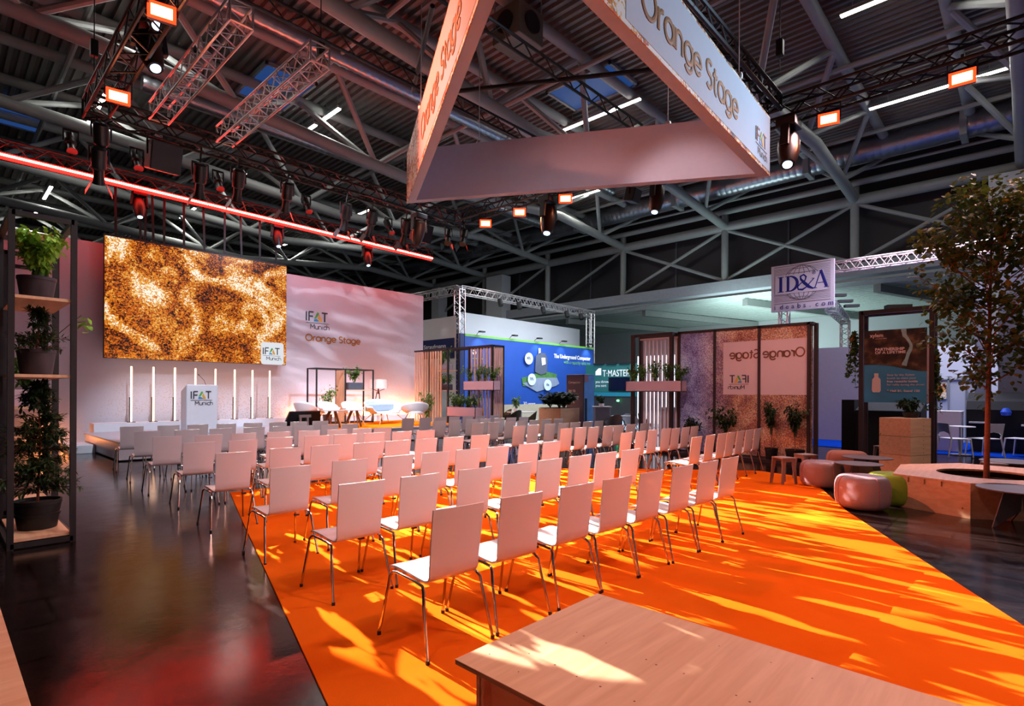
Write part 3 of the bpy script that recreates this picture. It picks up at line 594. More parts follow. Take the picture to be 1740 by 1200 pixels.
def panel(a, b, ai, bi, nm, printed):
    up = Vector((0, 0, HB)); m = MB()
    m.add([a, b, bi, ai, a+up, b+up, bi+up, ai+up], [(0, 1, 2, 3), (4, 7, 6, 5), (0, 4, 5, 1), (1, 5, 6, 2), (2, 6, 7, 3), (3, 7, 4, 0)])
    o = m.build(nm, mBanIn, bt, wd=True)
    if printed:
        ex = (b-a).normalized(); L_ = (b-a).length; nz = ex.cross(Vector((0, 0, 1)))
        q = MB(); q.plate([a+nz*.004, b+nz*.004, b+up+nz*.004, a+up+nz*.004], .006, nz); q.build('gold_print', mGoldB, o, wd=True)
        q = MB(); x0, x1, z0, z1 = printed; q.plate([a+ex*x0+Vector((0, 0, z0))+nz*.011, a+ex*x1+Vector((0, 0, z0))+nz*.011, a+ex*x1+Vector((0, 0, z1))+nz*.011, a+ex*x0+Vector((0, 0, z1))+nz*.011], .004, nz); q.build('white_field', mBanFace, o, wd=True)
        fr = frame(a+ex*2.27+Vector((0, 0, .34))+nz*.018, ex, (0, 0, 1)); strokes('Orange Stage', fr, .53, .13, mGoldT, 'lettering', o, kx=.925)
        fr = frame(a+ex*(L_-.86)+Vector((0, 0, .37))+nz*.018, ex, (0, 0, 1)); ifat(fr, .33, o)
    return o
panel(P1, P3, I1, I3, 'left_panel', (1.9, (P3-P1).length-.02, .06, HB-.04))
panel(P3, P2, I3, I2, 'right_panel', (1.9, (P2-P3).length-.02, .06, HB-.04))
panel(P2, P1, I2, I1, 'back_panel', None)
for p, q in ((P1, P2), (P2, P3), (P3, P1)):
    for k in (.22, .75):
        a = p+(q-p)*k+Vector((0, 0, HB)); a = a+(cen-a)*.01; a.z = ZB+HB
        m = MB(); m.tube([a, (a.x, a.y, 8.6)], .008, 5); m.lathe([(.05, 0), (.06, .05), (.05, .10)], 10, (a.x, a.y, a.z)); m.build('suspension_wire', mAlu, bt, wd=True)
# ================================================================== PLANTS
def leafquad(m, p, d, s, wdt=.5, bend=.25):
    d = d.normalized(); a = d.cross(Vector((0, 0, 1)))
    if a.length < .05: a = Vector((1, 0, 0))
    a.normalize(); n_ = a.cross(d).normalized()
    p = Vector(p); q = [p, p+d*s*.35+a*s*wdt*.5+n_*s*.05, p+d*s*.75+a*s*wdt*.35-n_*s*bend*.2, p+d*s-n_*s*bend*.5, p+d*s*.75-a*s*wdt*.35-n_*s*bend*.2, p+d*s*.35-a*s*wdt*.5+n_*s*.05, p+d*s*.5-n_*s*.03]
    m.add(q, [(0, 1, 6), (1, 2, 6), (2, 3, 6), (3, 4, 6), (4, 5, 6), (5, 0, 6)])
def rv(): 
    while 1:
        v = Vector((random.uniform(-1, 1), random.uniform(-1, 1), random.uniform(-1, 1)))
        if .05 < v.length < 1: return v
def shrub(root, c, R, hgt, n, s, mat, stems=5, wdt=.5, spread=1.0):
    # stems rising from c, leaves along and around their upper two thirds
    st = MB(); lf = MB(); c = Vector(c); n = int(n*1.7)
    for k in range(stems):
        a = random.uniform(0, 2*PI); rr = R*random.uniform(.35, 1)*spread; hh = hgt*random.uniform(.7, 1)
        tip = c+Vector((math.cos(a)*rr, math.sin(a)*rr, hh)); mid = c+Vector((math.cos(a)*rr*.3, math.sin(a)*rr*.3, hh*.55))
        st.tube([c+Vector((math.cos(a)*.02, math.sin(a)*.02, 0)), mid, tip], [.008+.006*R, .006+.004*R, .003], 5)
        for i in range(int(n/stems)):
            t = random.uniform(.3, 1.02); p = mid.lerp(tip, max(0, (t-.5)*2)) if t > .5 else c.lerp(mid, t*2)
            o = rv()*R*.34*(.5+t*.7); o.z *= .8
            leafquad(lf, p+o, Vector((o.x, o.y, o.z*.5+random.uniform(-.2, .15)))+rv()*.3, s*random.uniform(.6, 1.15), wdt)
    st.build('stem', mStem, root, True); lf.build('foliage', mat, root)
def fern(root, c, R, hgt, n, s, mat, fr=14):
    # arching compound fronds
    st = MB(); lf = MB(); c = Vector(c)
    for k in range(fr):
        a = 2*PI*k/fr+random.uniform(-.3, .3); rr = R*random.uniform(.6, 1.05); hh = hgt*random.uniform(.5, 1)
        pts = [c+Vector((math.cos(a)*rr*t, math.sin(a)*rr*t, hh*(1.7*t-.9*t*t)/.8)) for t in (0, .25, .5, .75, 1)]
        st.tube(pts, [.008, .006, .005, .004, .002], 5)
        for i in range(int(n/fr)):
            t = random.uniform(.25, 1); j = min(3, int(t*4)); p = pts[j].lerp(pts[j+1], t*4-j); side = random.choice((-1, 1))
            d = Vector((math.cos(a)*.5-math.sin(a)*side, math.sin(a)*.5+math.cos(a)*side, random.uniform(-.35, .15))); leafquad(lf, p, d, s*random.uniform(.6, 1.1)*(1.25-t*.6), .42)
    st.build('stem', mStem, root, True); lf.build('foliage', mat, root)
def conifer(root, c, R, hgt, n, s, mat):
    st = MB(); lf = MB(); c = Vector(c)
    st.tube([c, c+Vector((.02, 0, hgt*.5)), c+Vector((0, .02, hgt))], [.014, .010, .004], 6)
    nb = int(hgt*80)
    for k in range(nb):
        z = hgt*random.uniform(.08, 1); a = random.uniform(0, 2*PI); rr = R*(1.12-.9*z/hgt)*random.uniform(.45, 1)+.03
        p0 = c+Vector((0, 0, z)); p1 = p0+Vector((math.cos(a)*rr, math.sin(a)*rr, rr*random.uniform(-.3, .35))); st.tube([p0, p0.lerp(p1, .5)+Vector((0, 0, .02)), p1], [.004, .003, .0015], 4, False)
        for i in range(int(n/nb)):
            t = random.uniform(.1, 1.05); p = p0.lerp(p1, t); d = (p1-p0).normalized()*.8+rv()*1.1
            leafquad(lf, p+rv()*.02, d, s*random.uniform(.5, 1.1), .30)
    st.build('stem', mBark, root, True); lf.build('foliage', mat, root)
def pot(root, r, h, mat, ribs=True, z=0, name='pot'):
    m = MB(); n = 36; prof = [(r*.78, 0), (r*.80, .01), (r*.97, h*.86), (r, h*.87), (r, h), (r*.93, h), (r*.90, h*.9)]
    vs = []; 
    for q, (rr, zz) in enumerate(prof):
        for k in range(n): a = 2*PI*k/n; g = rr*(1-(.02 if ribs and k % 2 and 0 < q < 3 else 0)); vs.append((g*math.cos(a), g*math.sin(a), z+zz))
    fs = [(i*n+k, i*n+(k+1) % n, (i+1)*n+(k+1) % n, (i+1)*n+k) for i in range(len(prof)-1) for k in range(n)]+[tuple(range(n-1, -1, -1))]
    m.add(vs, fs); m.build(name, mat, root, True)
    MB().lathe([(0.001, z+h*.86), (r*.91, z+h*.88)], 20, cap=False).build('soil', mSoil, root)

# ================================================================== STAGE
def backdrop_mat():
    m = bpy.data.materials.new('backdrop_print'); m.use_nodes = True; N = m.node_tree.nodes; L = m.node_tree.links; b = N['Principled BSDF']
    tc = N.new('ShaderNodeTexCoord'); sp = N.new('ShaderNodeSeparateXYZ'); L.new(tc.outputs['Object'], sp.inputs[0])
    vo = N.new('ShaderNodeTexVoronoi'); vo.inputs['Scale'].default_value = 19; L.new(tc.outputs['Object'], vo.inputs[0])
    r = ramp(N, [(.20, (1, 1, 1)), (.42, (0, 0, 0))]); L.new(vo.outputs['Distance'], r.inputs[0])
    ns = N.new('ShaderNodeTexNoise'); ns.inputs['Scale'].default_value = .8; ns.inputs['Detail'].default_value = 6; L.new(tc.outputs['Object'], ns.inputs[0])
    def mr(src, a, b_, c=0, d=1):
        q = N.new('ShaderNodeMapRange'); q.inputs[1].default_value = a; q.inputs[2].default_value = b_; q.inputs[3].default_value = c; q.inputs[4].default_value = d; L.new(src, q.inputs[0]); return q.outputs[0]
    def mul(a, b_, op='MULTIPLY'):
        q = N.new('ShaderNodeMath'); q.operation = op; L.new(a, q.inputs[0]); L.new(b_, q.inputs[1]); return q.outputs[0]
    low = mul(mr(sp.outputs[0], 2.4, 4.0), mr(sp.outputs[2], 2.4, 1.0)); right = mul(mr(sp.outputs[0], 12.0, 14.6), mr(ns.outputs[0], .42, .6)); rl = mul(mr(sp.outputs[0], 10, 14), mr(sp.outputs[2], 3.4, 1.0))
    msk = mul(mul(low, right, 'MAXIMUM'), rl, 'MAXIMUM'); msk = mul(msk, mr(ns.outputs[0], .40, .56))
    f = mul(r.outputs[0], msk); f2 = mul(f, mr(sp.outputs[2], -10, 10, .55, .55))
    mx = N.new('ShaderNodeMix'); mx.data_type = 'RGBA'; L.new(f2, mx.inputs[0]); mx.inputs[6].default_value = lin((206, 204, 218))+(1,); mx.inputs[7].default_value = lin((186, 136, 66))+(1,)
    L.new(mx.outputs[2], b.inputs['Base Color']); b.inputs['Roughness'].default_value = .75
    return m
bd = thing('backdrop_wall', 'tall pale stage backdrop wall with dark logo and gold lettering', 'backdrop', (7, 19.4, 0))
MB().box(-1.0, 19.3, 0, 14.78, 19.5, 5.78).build('panel', backdrop_mat(), bd, wd=True)
MB().box(-1.0, 19.26, 0, 14.78, 19.3, .12).build('skirting', mBlackM, bd, wd=True)
o = atV(520.5, 544.5, 19.29); sz = (atV(520.5, 529, 19.29).z-o.z)/.72; ifat(frame(o, (1, 0, 0), (0, 0, 1)), sz, bd)
o = atV(519.5, 578.3, 19.29); w_ = atV(612, 583, 19.29).x-o.x; sz = (atV(519.5, 567.5, 19.29).z-o.z)/.72
strokes('Orange Stage', frame(o, (1, 0, 0), (0, 0, 1)), sz, .15, mGoldT, 'lettering', bd, kx=w_/(width('Orange Stage', sz)-.1*sz))
# stage deck, riser, step
mStage = M('stage_white', (222, 222, 230), .35, var=.02); mDeck = M('stage_deck_grey', (168, 176, 190), .5, var=.04)
t = thing('stage_platform', 'low white stage platform with a grey deck in front of the backdrop', 'stage', (2.83, 14.5, 0))
MB().box(2.83, 14.5, .03, 13.3, 18.36, .40).build('skirt', mStage, t, wd=True)
MB().box(2.80, 14.47, .40, 13.33, 18.36, .43).build('deck', mDeck, t, wd=True)
t = thing('stage_riser', 'white raised plinth along the foot of the backdrop behind the light sticks', 'plinth', (3.02, 18.37, 0))
MB().box(3.02, 18.37, 0, 13.3, 19.0, .66).build('body', mStage, t, wd=True)
tag(MB().box(2.3, 16.95, 0, 2.82, 18.2, .21).build('stage_step', mStage, bev=.01), 'small white step box at the left side of the stage', 'step')
tag(MB().box(7.9, 14.75, .431, 13.0, 18.3, .44).build('stage_rug', carpet_mat('orange_stage_felt', (246, 130, 20), (252, 150, 36))), 'orange carpet on the right half of the stage under the seats', 'rug')
# LED screen
t = thing('led_screen', 'large hanging screen showing swirling gold dust above the stage', 'screen', (3.3, 18.75, 2.48))
MB().box(3.3, 18.78, 2.48, 8.46, 18.9, 5.96).build('cabinet', mBlackM, t, wd=True)
MB().box(3.31, 18.75, 2.49, 8.45, 18.78, 5.90).build('picture', gold('screen_picture', 1.0), t, wd=True)
a = atV(443.5, 619, 18.74); b_ = atV(482, 583.5, 18.74); mCard = ME('card_white', (236, 240, 246), .85); m = MB(); cr = .09; pts = []
for cx_, cz_, a0 in ((b_.x-cr, b_.z-cr, 0), (a.x+cr, b_.z-cr, 90), (a.x+cr, a.z+cr, 180), (b_.x-cr, a.z+cr, 270)):
    for i in range(6): an = math.radians(a0+18*i); pts.append((cx_+cr*math.cos(an), 18.745, cz_+cr*math.sin(an)))
m.plate(pts, .006, (0, -1, 0)); cd = m.build('logo_card', mCard, t, wd=True)
ifat(frame((a.x+.07, 18.735, a.z+.34), (1, 0, 0), (0, 0, 1)), (b_.x-a.x-.16)/1.98, cd)
for k, px in enumerate((197, 239, 247, 261, 279, 313, 348, 382, 411, 442, 470)):
    p = atV(px, 430, 18.82); q = random.uniform(-.05, .05)
    tag(MB().bar((p.x+q, 18.84, 7.4), (p.x, 18.84, 5.95), .06, .02, up=Vector((0, 1, 0))).build('hanging_strap', mTrussK), 'black strap holding the screen, number %s from the left' % ['one', 'two', 'three', 'four', 'five', 'six', 'seven', 'eight', 'nine', 'ten', 'eleven'][k], 'strap', 'straps above the screen')
# light sticks
mStick = ME('stick_light', (255, 196, 150), 6)
for k, px in enumerate((223, 260.5, 297, 332, 366, 398.5, 428.7, 458)):
    p = atV(px, 700, 18.66)
    t = thing('light_stick', 'glowing vertical light stick, the %s from the left on the plinth' % ['first', 'second', 'third', 'fourth', 'fifth', 'sixth', 'seventh', 'eighth'][k], 'light stick', (p.x, 18.66, .66), 0, 'light sticks on the stage plinth')
    MB().box(-.09, -.09, 0, .09, .09, .015).build('base', mBlackM, t)
    MB().box(-.05, -.0, .015, -.02, .03, .72).build('bracket', mBlackM, t)
    MB().tube([(0, 0, .015), (0, 0, 1.60)], .024, 8).build('tube', mStick, t, True)
# podium
t = thing('lectern', 'white lectern with a dark logo on its front, standing left on stage', 'lectern', (4.9, 16.1, .43))
m = MB(); x0, x1 = -.36, .40
m.add([(x0, -.22, 0), (x1, -.22, 0), (x1, .26, 0), (x0, .26, 0), (x0, -.22, 1.31), (x1, -.22, 1.31), (x1, .26, 1.14), (x0, .26, 1.14)], [(0, 3, 2, 1), (4, 5, 6, 7), (0, 1, 5, 4), (1, 2, 6, 5), (2, 3, 7, 6), (3, 0, 4, 7)])
bo = m.build('body', mStage, t, bev=.03)
ifat(frame((4.9-.25, 16.1-.224, .43+.93), (1, 0, 0), (0, 0, 1)), .265, bo)
m = MB(); m.tube([(.22, .05, 1.2), (.12, -.02, 1.42), (-.02, -.08, 1.55)], .006, 6); m.tube([(-.02, -.08, 1.55), (-.05, -.1, 1.57)], .012, 6); m.build('microphone', mBlackP, t, True)
# confidence monitor
p = atZ(508, 724, .43); t = thing('stage_monitor', 'black monitor wedge seen from behind at the stage edge', 'monitor', (p.x, max(15.0, min(p.y, 15.6)), .43), 0)
t.location.x = atV(508, 700, t.location.y).x
MB().add([(-.55, -.1, .06), (.62, -.1, .06), (.62, -.04, .04), (-.55, -.04, .04), (-.42, -.34, .55), (.5, -.34, .55), (.5, -.28, .57), (-.42, -.28, .57)], [(0, 3, 2, 1), (4, 5, 6, 7), (0, 1, 5, 4), (1, 2, 6, 5), (2, 3, 7, 6), (3, 0, 4, 7)]).build('screen_back', mBlackP, t)
m = MB(); m.box(-.16, -.36, .38, .2, -.28, .46); m.box(-.12, -.3, .0, -.06, -.2, .4); m.box(.1, -.3, .0, .16, -.2, .4); m.build('handle', mAlu, t); MB().box(-.4, -.34, 0, .4, .02, .05).build('foot', mBlackP, t)
# shell armchairs
def shellchair(p, rz, lb, wd_=.80, dp=.62, sofa=False):
    t = thing('shell_sofa' if sofa else 'shell_armchair', lb, 'sofa' if sofa else 'armchair', p, rz, None if sofa else 'white shell armchairs on the stage')
    n = 26; rings = []; m = MB(); vs = []; fs = []
    hs = .40 if sofa else .44; zt = .80 if not sofa else .86
    for j in range(9):
        s = j/8
        for k in range(n+1):
            a = math.radians(-205+ (230)*k/n) # open to the front (-y is back)
            back = max(0, -math.sin(a)); f = .55+.45*back
            r_ = (.55+.45*s**.6); x = math.cos(a)*wd_/2*r_; y = math.sin(a)*dp/2*r_+.02
            z = hs+(zt-hs)*(s**1.6)*(.42+.58*back**.7)
            vs.append((x, y, z))
    for j in range(8):
        for k in range(n): fs.append((j*(n+1)+k, j*(n+1)+k+1, (j+1)*(n+1)+k+1, (j+1)*(n+1)+k))
    m.add(vs, fs)
    sh = m.build('shell', mFabW if sofa else mWhite, t, True); sd = sh.modifiers.new('thickness', 'SOLIDIFY'); sd.thickness = .03 if not sofa else .06
    MB().lathe([(.001, 0), (.5, .0), (.5, .04), (.46, .07), (.001, .075)], 24, cap=False).build('seat', mWhite if not sofa else mFabW, t, True)
    se = [o for o in bpy.data.objects if o.parent == t and o.name.startswith('seat')][-1]; se.scale = (wd_*.62, dp*.98, 1); se.location = (0, .04, hs-.03)
    if sofa:
        cu = MB().box(-wd_*.36, -dp*.30, 0, wd_*.36, -dp*.12, .26).build('back_cushion', M('blue_grey_cushion', (170, 190, 210), .9), t, bev=.04); cu.location = (0, 0, hs+.04)
    for sx_ in (-1, 1):
        for sy_ in (-1, 1):
            MB().tube([(sx_*wd_*.18, sy_*dp*.2, hs), (sx_*wd_*.40, sy_*dp*.46, 0)], [.018, .012], 8).build('leg', mWood, t, True)
    return t
shellchair(Vector((8.35, 17.1, .441)), 2.1+PI, 'white shell armchair on stage, leftmost of the three, behind the monitor')
shellchair(Vector((8.95, 16.7, .441)), PI+.2, 'white shell armchair on stage, middle one of the three')
shellchair(Vector((9.75, 16.6, .441)), PI+.1, 'white shell armchair on stage, rightmost of the three')
p = atV(664, 700, 16.2); shellchair(Vector((p.x, 16.6, .441)), PI+.35, 'white two seat shell sofa with blue grey back on the stage', 2.05, .90, True)
p = atV(708, 720, 14.9); shellchair(Vector((p.x, 15.0, .441)), -.4, 'pale shell armchair turned away at the right end of the stage', .95, .7)
for k, (px, lb) in enumerate(((566, 'small round side table between the left stage armchairs'), (603, 'small round side table left of the white sofa'))):
    p = atV(px, 700, 15.6); t = thing('side_table', lb, 'side table', (p.x, 15.6, .441), .3, 'side tables on the stage')
    MB().lathe([(.34, .53), (.36, .535), (.36, .55), (.34, .555)], 28).build('tabletop', M('table_white', (226, 220, 214), .4), t, True)
    m = MB()
    for a in (0, 2*PI/3, 4*PI/3):
        c, s = math.cos(a), math.sin(a); m.plate([(c*.04, s*.04, .53), (c*.14, s*.14, .53), (c*.34, s*.34, 0), (c*.28, s*.28, 0)], .02, (-s, c, 0))
    m.build('base', M('table_base_brown', (120, 84, 44), .5), t)
# black shelf frame on stage
ft = thing('shelf_frame', 'open black steel shelf frame on stage holding two plants', 'shelf', (10, 17.9, .44)); vF, vB, zt = 17.55, 18.2, 2.38
xs = [atV(px, 640, vF).x for px in (538, 587, 634)]
for x in xs:
    for v in (vF, vB): MB().box(x-.022, v-.022, .44, x+.022, v+.022, zt).build('post', mBlackM, ft, wd=True)
m = MB()
for z in (.47, zt-.02):
    for v in (vF, vB): m.box(xs[0], v-.02, z-.02, xs[2], v+.02, z+.02)
    for x in xs: m.box(x-.02, vF, z-.02, x+.02, vB, z+.02)
m.build('rail', mBlackM, ft, wd=True)
MB().box(xs[1]-.02, vF+.04, .5, xs[1]+.005, vB-.03, zt-.05).build('side_panel', mWood, ft, wd=True)
zs = atV(610, 662.5, vF).z; MB().box(xs[1]+.03, vF, zs-.03, xs[2]-.02, vB, zs).build('shelf_board', mPly, ft, wd=True)
p = Vector(((xs[1]+xs[2])/2-.05, 17.85, zs)); t = thing('potted_plant', 'leafy green plant in a grey box on the stage shelf', 'plant', p); MB().box(-.28, -.14, 0, .28, .14, .26).build('planter', M('slate_planter', (70, 74, 88), .5), t, bev=.01); shrub(t, (0, 0, .26), .34, .55, 260, .10, mLeafM, 6)
p = Vector(((xs[0]+xs[1])/2+.05, 17.9, .47)); t = thing('potted_plant', 'tall slender plant in the left bay of the stage shelf', 'plant', p); pot(t, .17, .3, mPot); shrub(t, (0, 0, .27), .34, .95, 240, .10, mLeafM, 6)
# floor lamp
p = atV(643, 655, 18.05); t = thing('floor_lamp', 'tripod floor lamp with a white drum shade behind the stage sofa', 'floor lamp', (p.x, 18.05, .44))
MB().lathe([(.36, 1.25), (.33, 1.60)], 28, cap=False).build('lamp_shade', M('lamp_shade', (236, 214, 208), .8), t, True)
for a in (.5, 2.6, 4.7): MB().tube([(math.cos(a)*.05, math.sin(a)*.05, 1.12), (math.cos(a)*.26, math.sin(a)*.26, 0)], .018, 8).build('leg', mWoodD, t, True)
m = MB(); m.tube([(0, 0, 1.05), (0, 0, 1.3)], .03, 8); m.tube([(-.28, 0, 1.25), (0, 0, 1.14), (.28, 0, 1.25)], .014, 6); m.build('stem', mWoodD, t, True)

# ================================================================== AUDIENCE CHAIRS
def make_chair():
    t = thing('audience_chair', 'chair', 'chair', (0, 0, 0), 0, 'white chairs in the audience')
    # shell: seat and back pressed from one sheet; side profile from seat front to back top
    prof = [(.235, .425), (.225, .440), (.19, .448), (.10, .447), (0, .437), (-.08, .427), (-.135, .424), (-.168, .434), (-.186, .460), (-.196, .52), (-.207, .62), (-.222, .74), (-.240, .865)]
    wds = [.19, .195, .197, .195, .19, .185, .182, .182, .182, .184, .187, .19, .192]; nx = 8; vs = []; th = .011
    for side in (0, 1):
        for i, (y, z) in enumerate(prof):
            a = Vector(prof[max(i-1, 0)]); b = Vector(prof[min(i+1, len(prof)-1)]); tn = (b-a).normalized(); nr = Vector((-tn.y, tn.x)) # outward (down/back)
            for k in range(nx+1):
                x = (k/nx*2-1)*wds[i]; q = (k/nx*2-1)**2; cv = (.010 if i > 8 else .004)*q
                vs.append((x, y+(cv if i > 7 else 0)+(-nr.x if side else 0)*-th*0+nr.x*th*side, z+(cv if i <= 7 else 0)+nr.y*th*side))
    n1 = nx+1; M_ = len(prof)*n1; fs = []
    for i in range(len(prof)-1):
        for k in range(nx): q = (i*n1+k, i*n1+k+1, (i+1)*n1+k+1, (i+1)*n1+k); fs.append(q); fs.append(tuple(M_+j for j in reversed(q)))
        for k in (0, nx): q = (i*n1+k, (i+1)*n1+k, M_+(i+1)*n1+k, M_+i*n1+k); fs.append(q)
    for i in (0, len(prof)-1):
        for k in range(nx): fs.append((i*n1+k, i*n1+k+1, M_+i*n1+k+1, M_+i*n1+k))
    MB().add(vs, fs).build('seat_shell', mChair, t, True)
    for s in (-1, 1):
        rr = MB().tube([(s*.205, -.15, .405), (s*.212, -.08, .418), (s*.214, .12, .426), (s*.21, .17, .415)], .0095, 8).build('side_rail', mChrome, t, True)
        l1 = MB().tube([(s*.205, -.15, .405), (s*.215, -.175, .38), (s*.222, -.19, .30), (s*.245, -.265, .012)], .0095, 8).build('leg', mChrome, t, True)
        l2 = MB().tube([(s*.21, .17, .415), (s*.218, .192, .39), (s*.225, .20, .32), (s*.25, .27, .012)], .0095, 8).build('leg', mChrome, t, True)
        MB().lathe([(.013, 0), (.013, .022)], 8, (s*.245, -.265, 0)).build('foot_cap', mBlackP, l1)
        MB().lathe([(.013, 0), (.013, .022)], 8, (s*.25, .27, 0)).build('foot_cap', mBlackP, l2)
    m = MB(); m.tube([(-.212, -.06, .412), (.212, -.06, .412)], .008, 6); m.tube([(-.212, .10, .416), (.212, .10, .416)], .008, 6); m.build('cross_tube', mChrome, t, True)
    MB().box(.215, .192, .300, .262, .222, .318).build('link_clip', mBlackP, t)
    return t
ch0 = make_chair()
OR = ['first', 'second', 'third', 'fourth', 'fifth', 'sixth', 'seventh', 'eighth']
LB = [([2.71, 3.32, 3.84, 4.38, 4.91, 5.44, 5.90, 6.40], 12.48, -.11), ([2.60, 3.19, 3.74, 4.33, 4.85, 5.28, 5.82, 6.27], 10.89, -.10), ([2.50, 3.07, 3.59, 4.15, 4.67, 5.19, 5.68, 6.10], 9.38, -.10), ([2.52, 3.08, 3.58, 4.15, 4.62, 5.13, 5.66, 6.15], 8.04, -.08),
      ([2.39, 2.97, 3.47, 4.06, 4.53, 5.03, 5.54, 6.08], 6.49, -.05), ([2.31, 2.91, 3.47, 3.98, 4.47, 4.96, 5.54, 6.0], 4.92, -.03), ([2.26, 2.79, 3.39, 3.93, 4.39, 4.89, 5.37, 5.86], 3.59, -.045), ([2.20, 2.74, 3.32, 3.84, 4.34, 4.89, 5.42, 5.91], 2.40, -.045)]
RB = [([8.75, 9.3, 9.83, 10.30, 10.80, 11.28, 11.87], 11.95, -.05), ([8.67, 9.17, 9.72, 10.18, 10.70, 11.16, 11.66], 10.56, -.04), ([8.63, 9.15, 9.72, 10.16, 10.62, 11.1, 11.6], 9.2, 0), ([8.52, 8.98, 9.55, 10.06, 10.53, 11.04, 11.52], 7.82, .01),
      ([8.43, 8.90, 9.34, 9.88, 10.30, 10.80, 11.40], 6.48, .0), ([8.33, 8.84, 9.3, 9.86, 10.28, 10.75, 11.2], 5.13, .03), ([8.33, 8.87, 9.37, 9.78, 10.25, 10.73, 11.19], 3.84, .02)]
first = True
for rows, blk, tot in ((LB, 'left', 8), (RB, 'right', 7)):
    for r, (us, v, sl) in enumerate(rows):
        mid = sum(us)/len(us)
        for c, u in enumerate(us):
            vv = v+sl*(u-mid)+.240; ang = math.atan(sl)+random.uniform(-.025, .025)
            rw = 'front row by the stage' if r == 0 else ('back row' if r == tot-1 else OR[r]+' row from the stage')
            lb = 'white chair in the %s seating block, %s, %s from the left' % (blk, rw, OR[c])
            loc = (u, vv, .012)
            inside = (blk == 'left' and v < 8.5 and u > 1.0+.3*v*1.0) or v < 9
            loc = (u, vv, .012 if ((blk == 'left' and ((v < 8.9 and u-.3 > .75+.27*v))) or (blk == 'right' and v < 4.2) or (blk == 'right' and v < 5.6 and u < 10)or (blk == 'right' and v < 7 and u < 9)) else 0.0)
            if first: ch0.location = loc; ch0.rotation_euler = (0, 0, ang); ch0['label'] = lb; first = False
            else: copy_tree(ch0, loc, ang, lb)
# ================================================================== LEFT PLANT SHELF
def postframe(nm, lb, x0, y0, x1, y1, z, w_, mat, cat='shelf', boards=(), mids=()):
    t = thing(nm, lb, cat, (x0, y0, 0))
    for a in (x0, x1):
        for b in [y0, y1]+list(mids): MB().box(a-w_/2, b-w_/2, 0, a+w_/2, b+w_/2, z).build('post', mat, t, wd=True)
    m = MB()
    for zz in (w_/2+.01, z-w_/2):
        for a in (x0, x1): m.box(a-w_/2, y0, zz-w_/2, a+w_/2, y1, zz+w_/2)
        for b in (y0, y1): m.box(x0, b-w_/2, zz-w_/2, x1, b+w_/2, zz+w_/2)
    m.build('rail', mat, t, wd=True)
    for (zz, nmb) in boards: MB().box(x0+.02, y0+.0, zz-.03, x1-.02, y1, zz).build(nmb, mPlyY, t, wd=True)
    return t
postframe('plant_shelf', 'tall black steel plant shelf with plywood boards at the left edge', .53, 7.2, 1.01, 8.45, 3.32, .05, mBlackM, boards=((.10, 'shelf_board'), (1.72, 'shelf_board'), (2.50, 'shelf_board')))
postframe('plant_shelf', 'second black steel shelf, standing behind the left plant shelf', .62, 9.25, 1.12, 10.2, 3.3, .05, mBlackM, boards=((.10, 'shelf_board'), (1.35, 'shelf_board')))
t = thing('potted_plant', 'bright green leafy plant on the top board of the left shelf', 'plant', (.76, 7.62, 2.50)); pot(t, .165, .25, mPot); shrub(t, (0, 0, .22), .24, .52, 620, .085, mLeafB, 9, .55); 
t = thing('potted_plant', 'dark needled plant with a pale sprig on the middle left board', 'plant', (.76, 7.62, 1.72)); pot(t, .165, .27, mPot); conifer(t, (0, 0, .22), .27, .46, 1500, .07, mLeafD)
m = MB(); s_ = MB(); s_.tube([(.05, 0, .3), (.22, -.05, .5), (.36, -.1, .66)], [.006, .004, .003], 5)
for q in range(9): leafquad(m, (.30+random.uniform(-.02, .12), -.1, .55+random.uniform(-.1, .14)), Vector((random.uniform(-1, 1), -.3, random.uniform(-1, .5))), .09, .8)
s_.build('sprig_stem', mStem, t); m.build('sprig', mLeafB, t)
t = thing('potted_tree', 'tall dark conifer in a black pot at the foot of the left shelf', 'plant', (.78, 7.66, .10)); pot(t, .205, .30, mPotK, False); MB().lathe([(.172, .13), (.190, .135), (.194, .165), (.178, .17)], 30, cap=False).build('pot_rim', mPotK, t, True); conifer(t, (0, 0, .26), .40, 1.28, 5200, .085, mLeafD)
t = thing('potted_plant', 'bluish green plant in a rose box on the second left shelf', 'plant', (.85, 9.6, 1.35)); MB().box(-.2, -.3, 0, .2, .3, .22).build('planter', mPink, t, bev=.01); shrub(t, (0, 0, .2), .26, .45, 260, .09, mLeafM, 6)
# low board in the lower left corner
t = thing('low_board', 'narrow pale board edge in the lower left corner of the picture', 'board', (.2, 2.0, 0)); MB().box(.16, -1.5, .43, .245, 4.15, .45).build('cap', mPly, t, wd=True); MB().box(.18, -1.48, 0, .225, 4.12, .43).build('panel', mPlyY, t, wd=True)

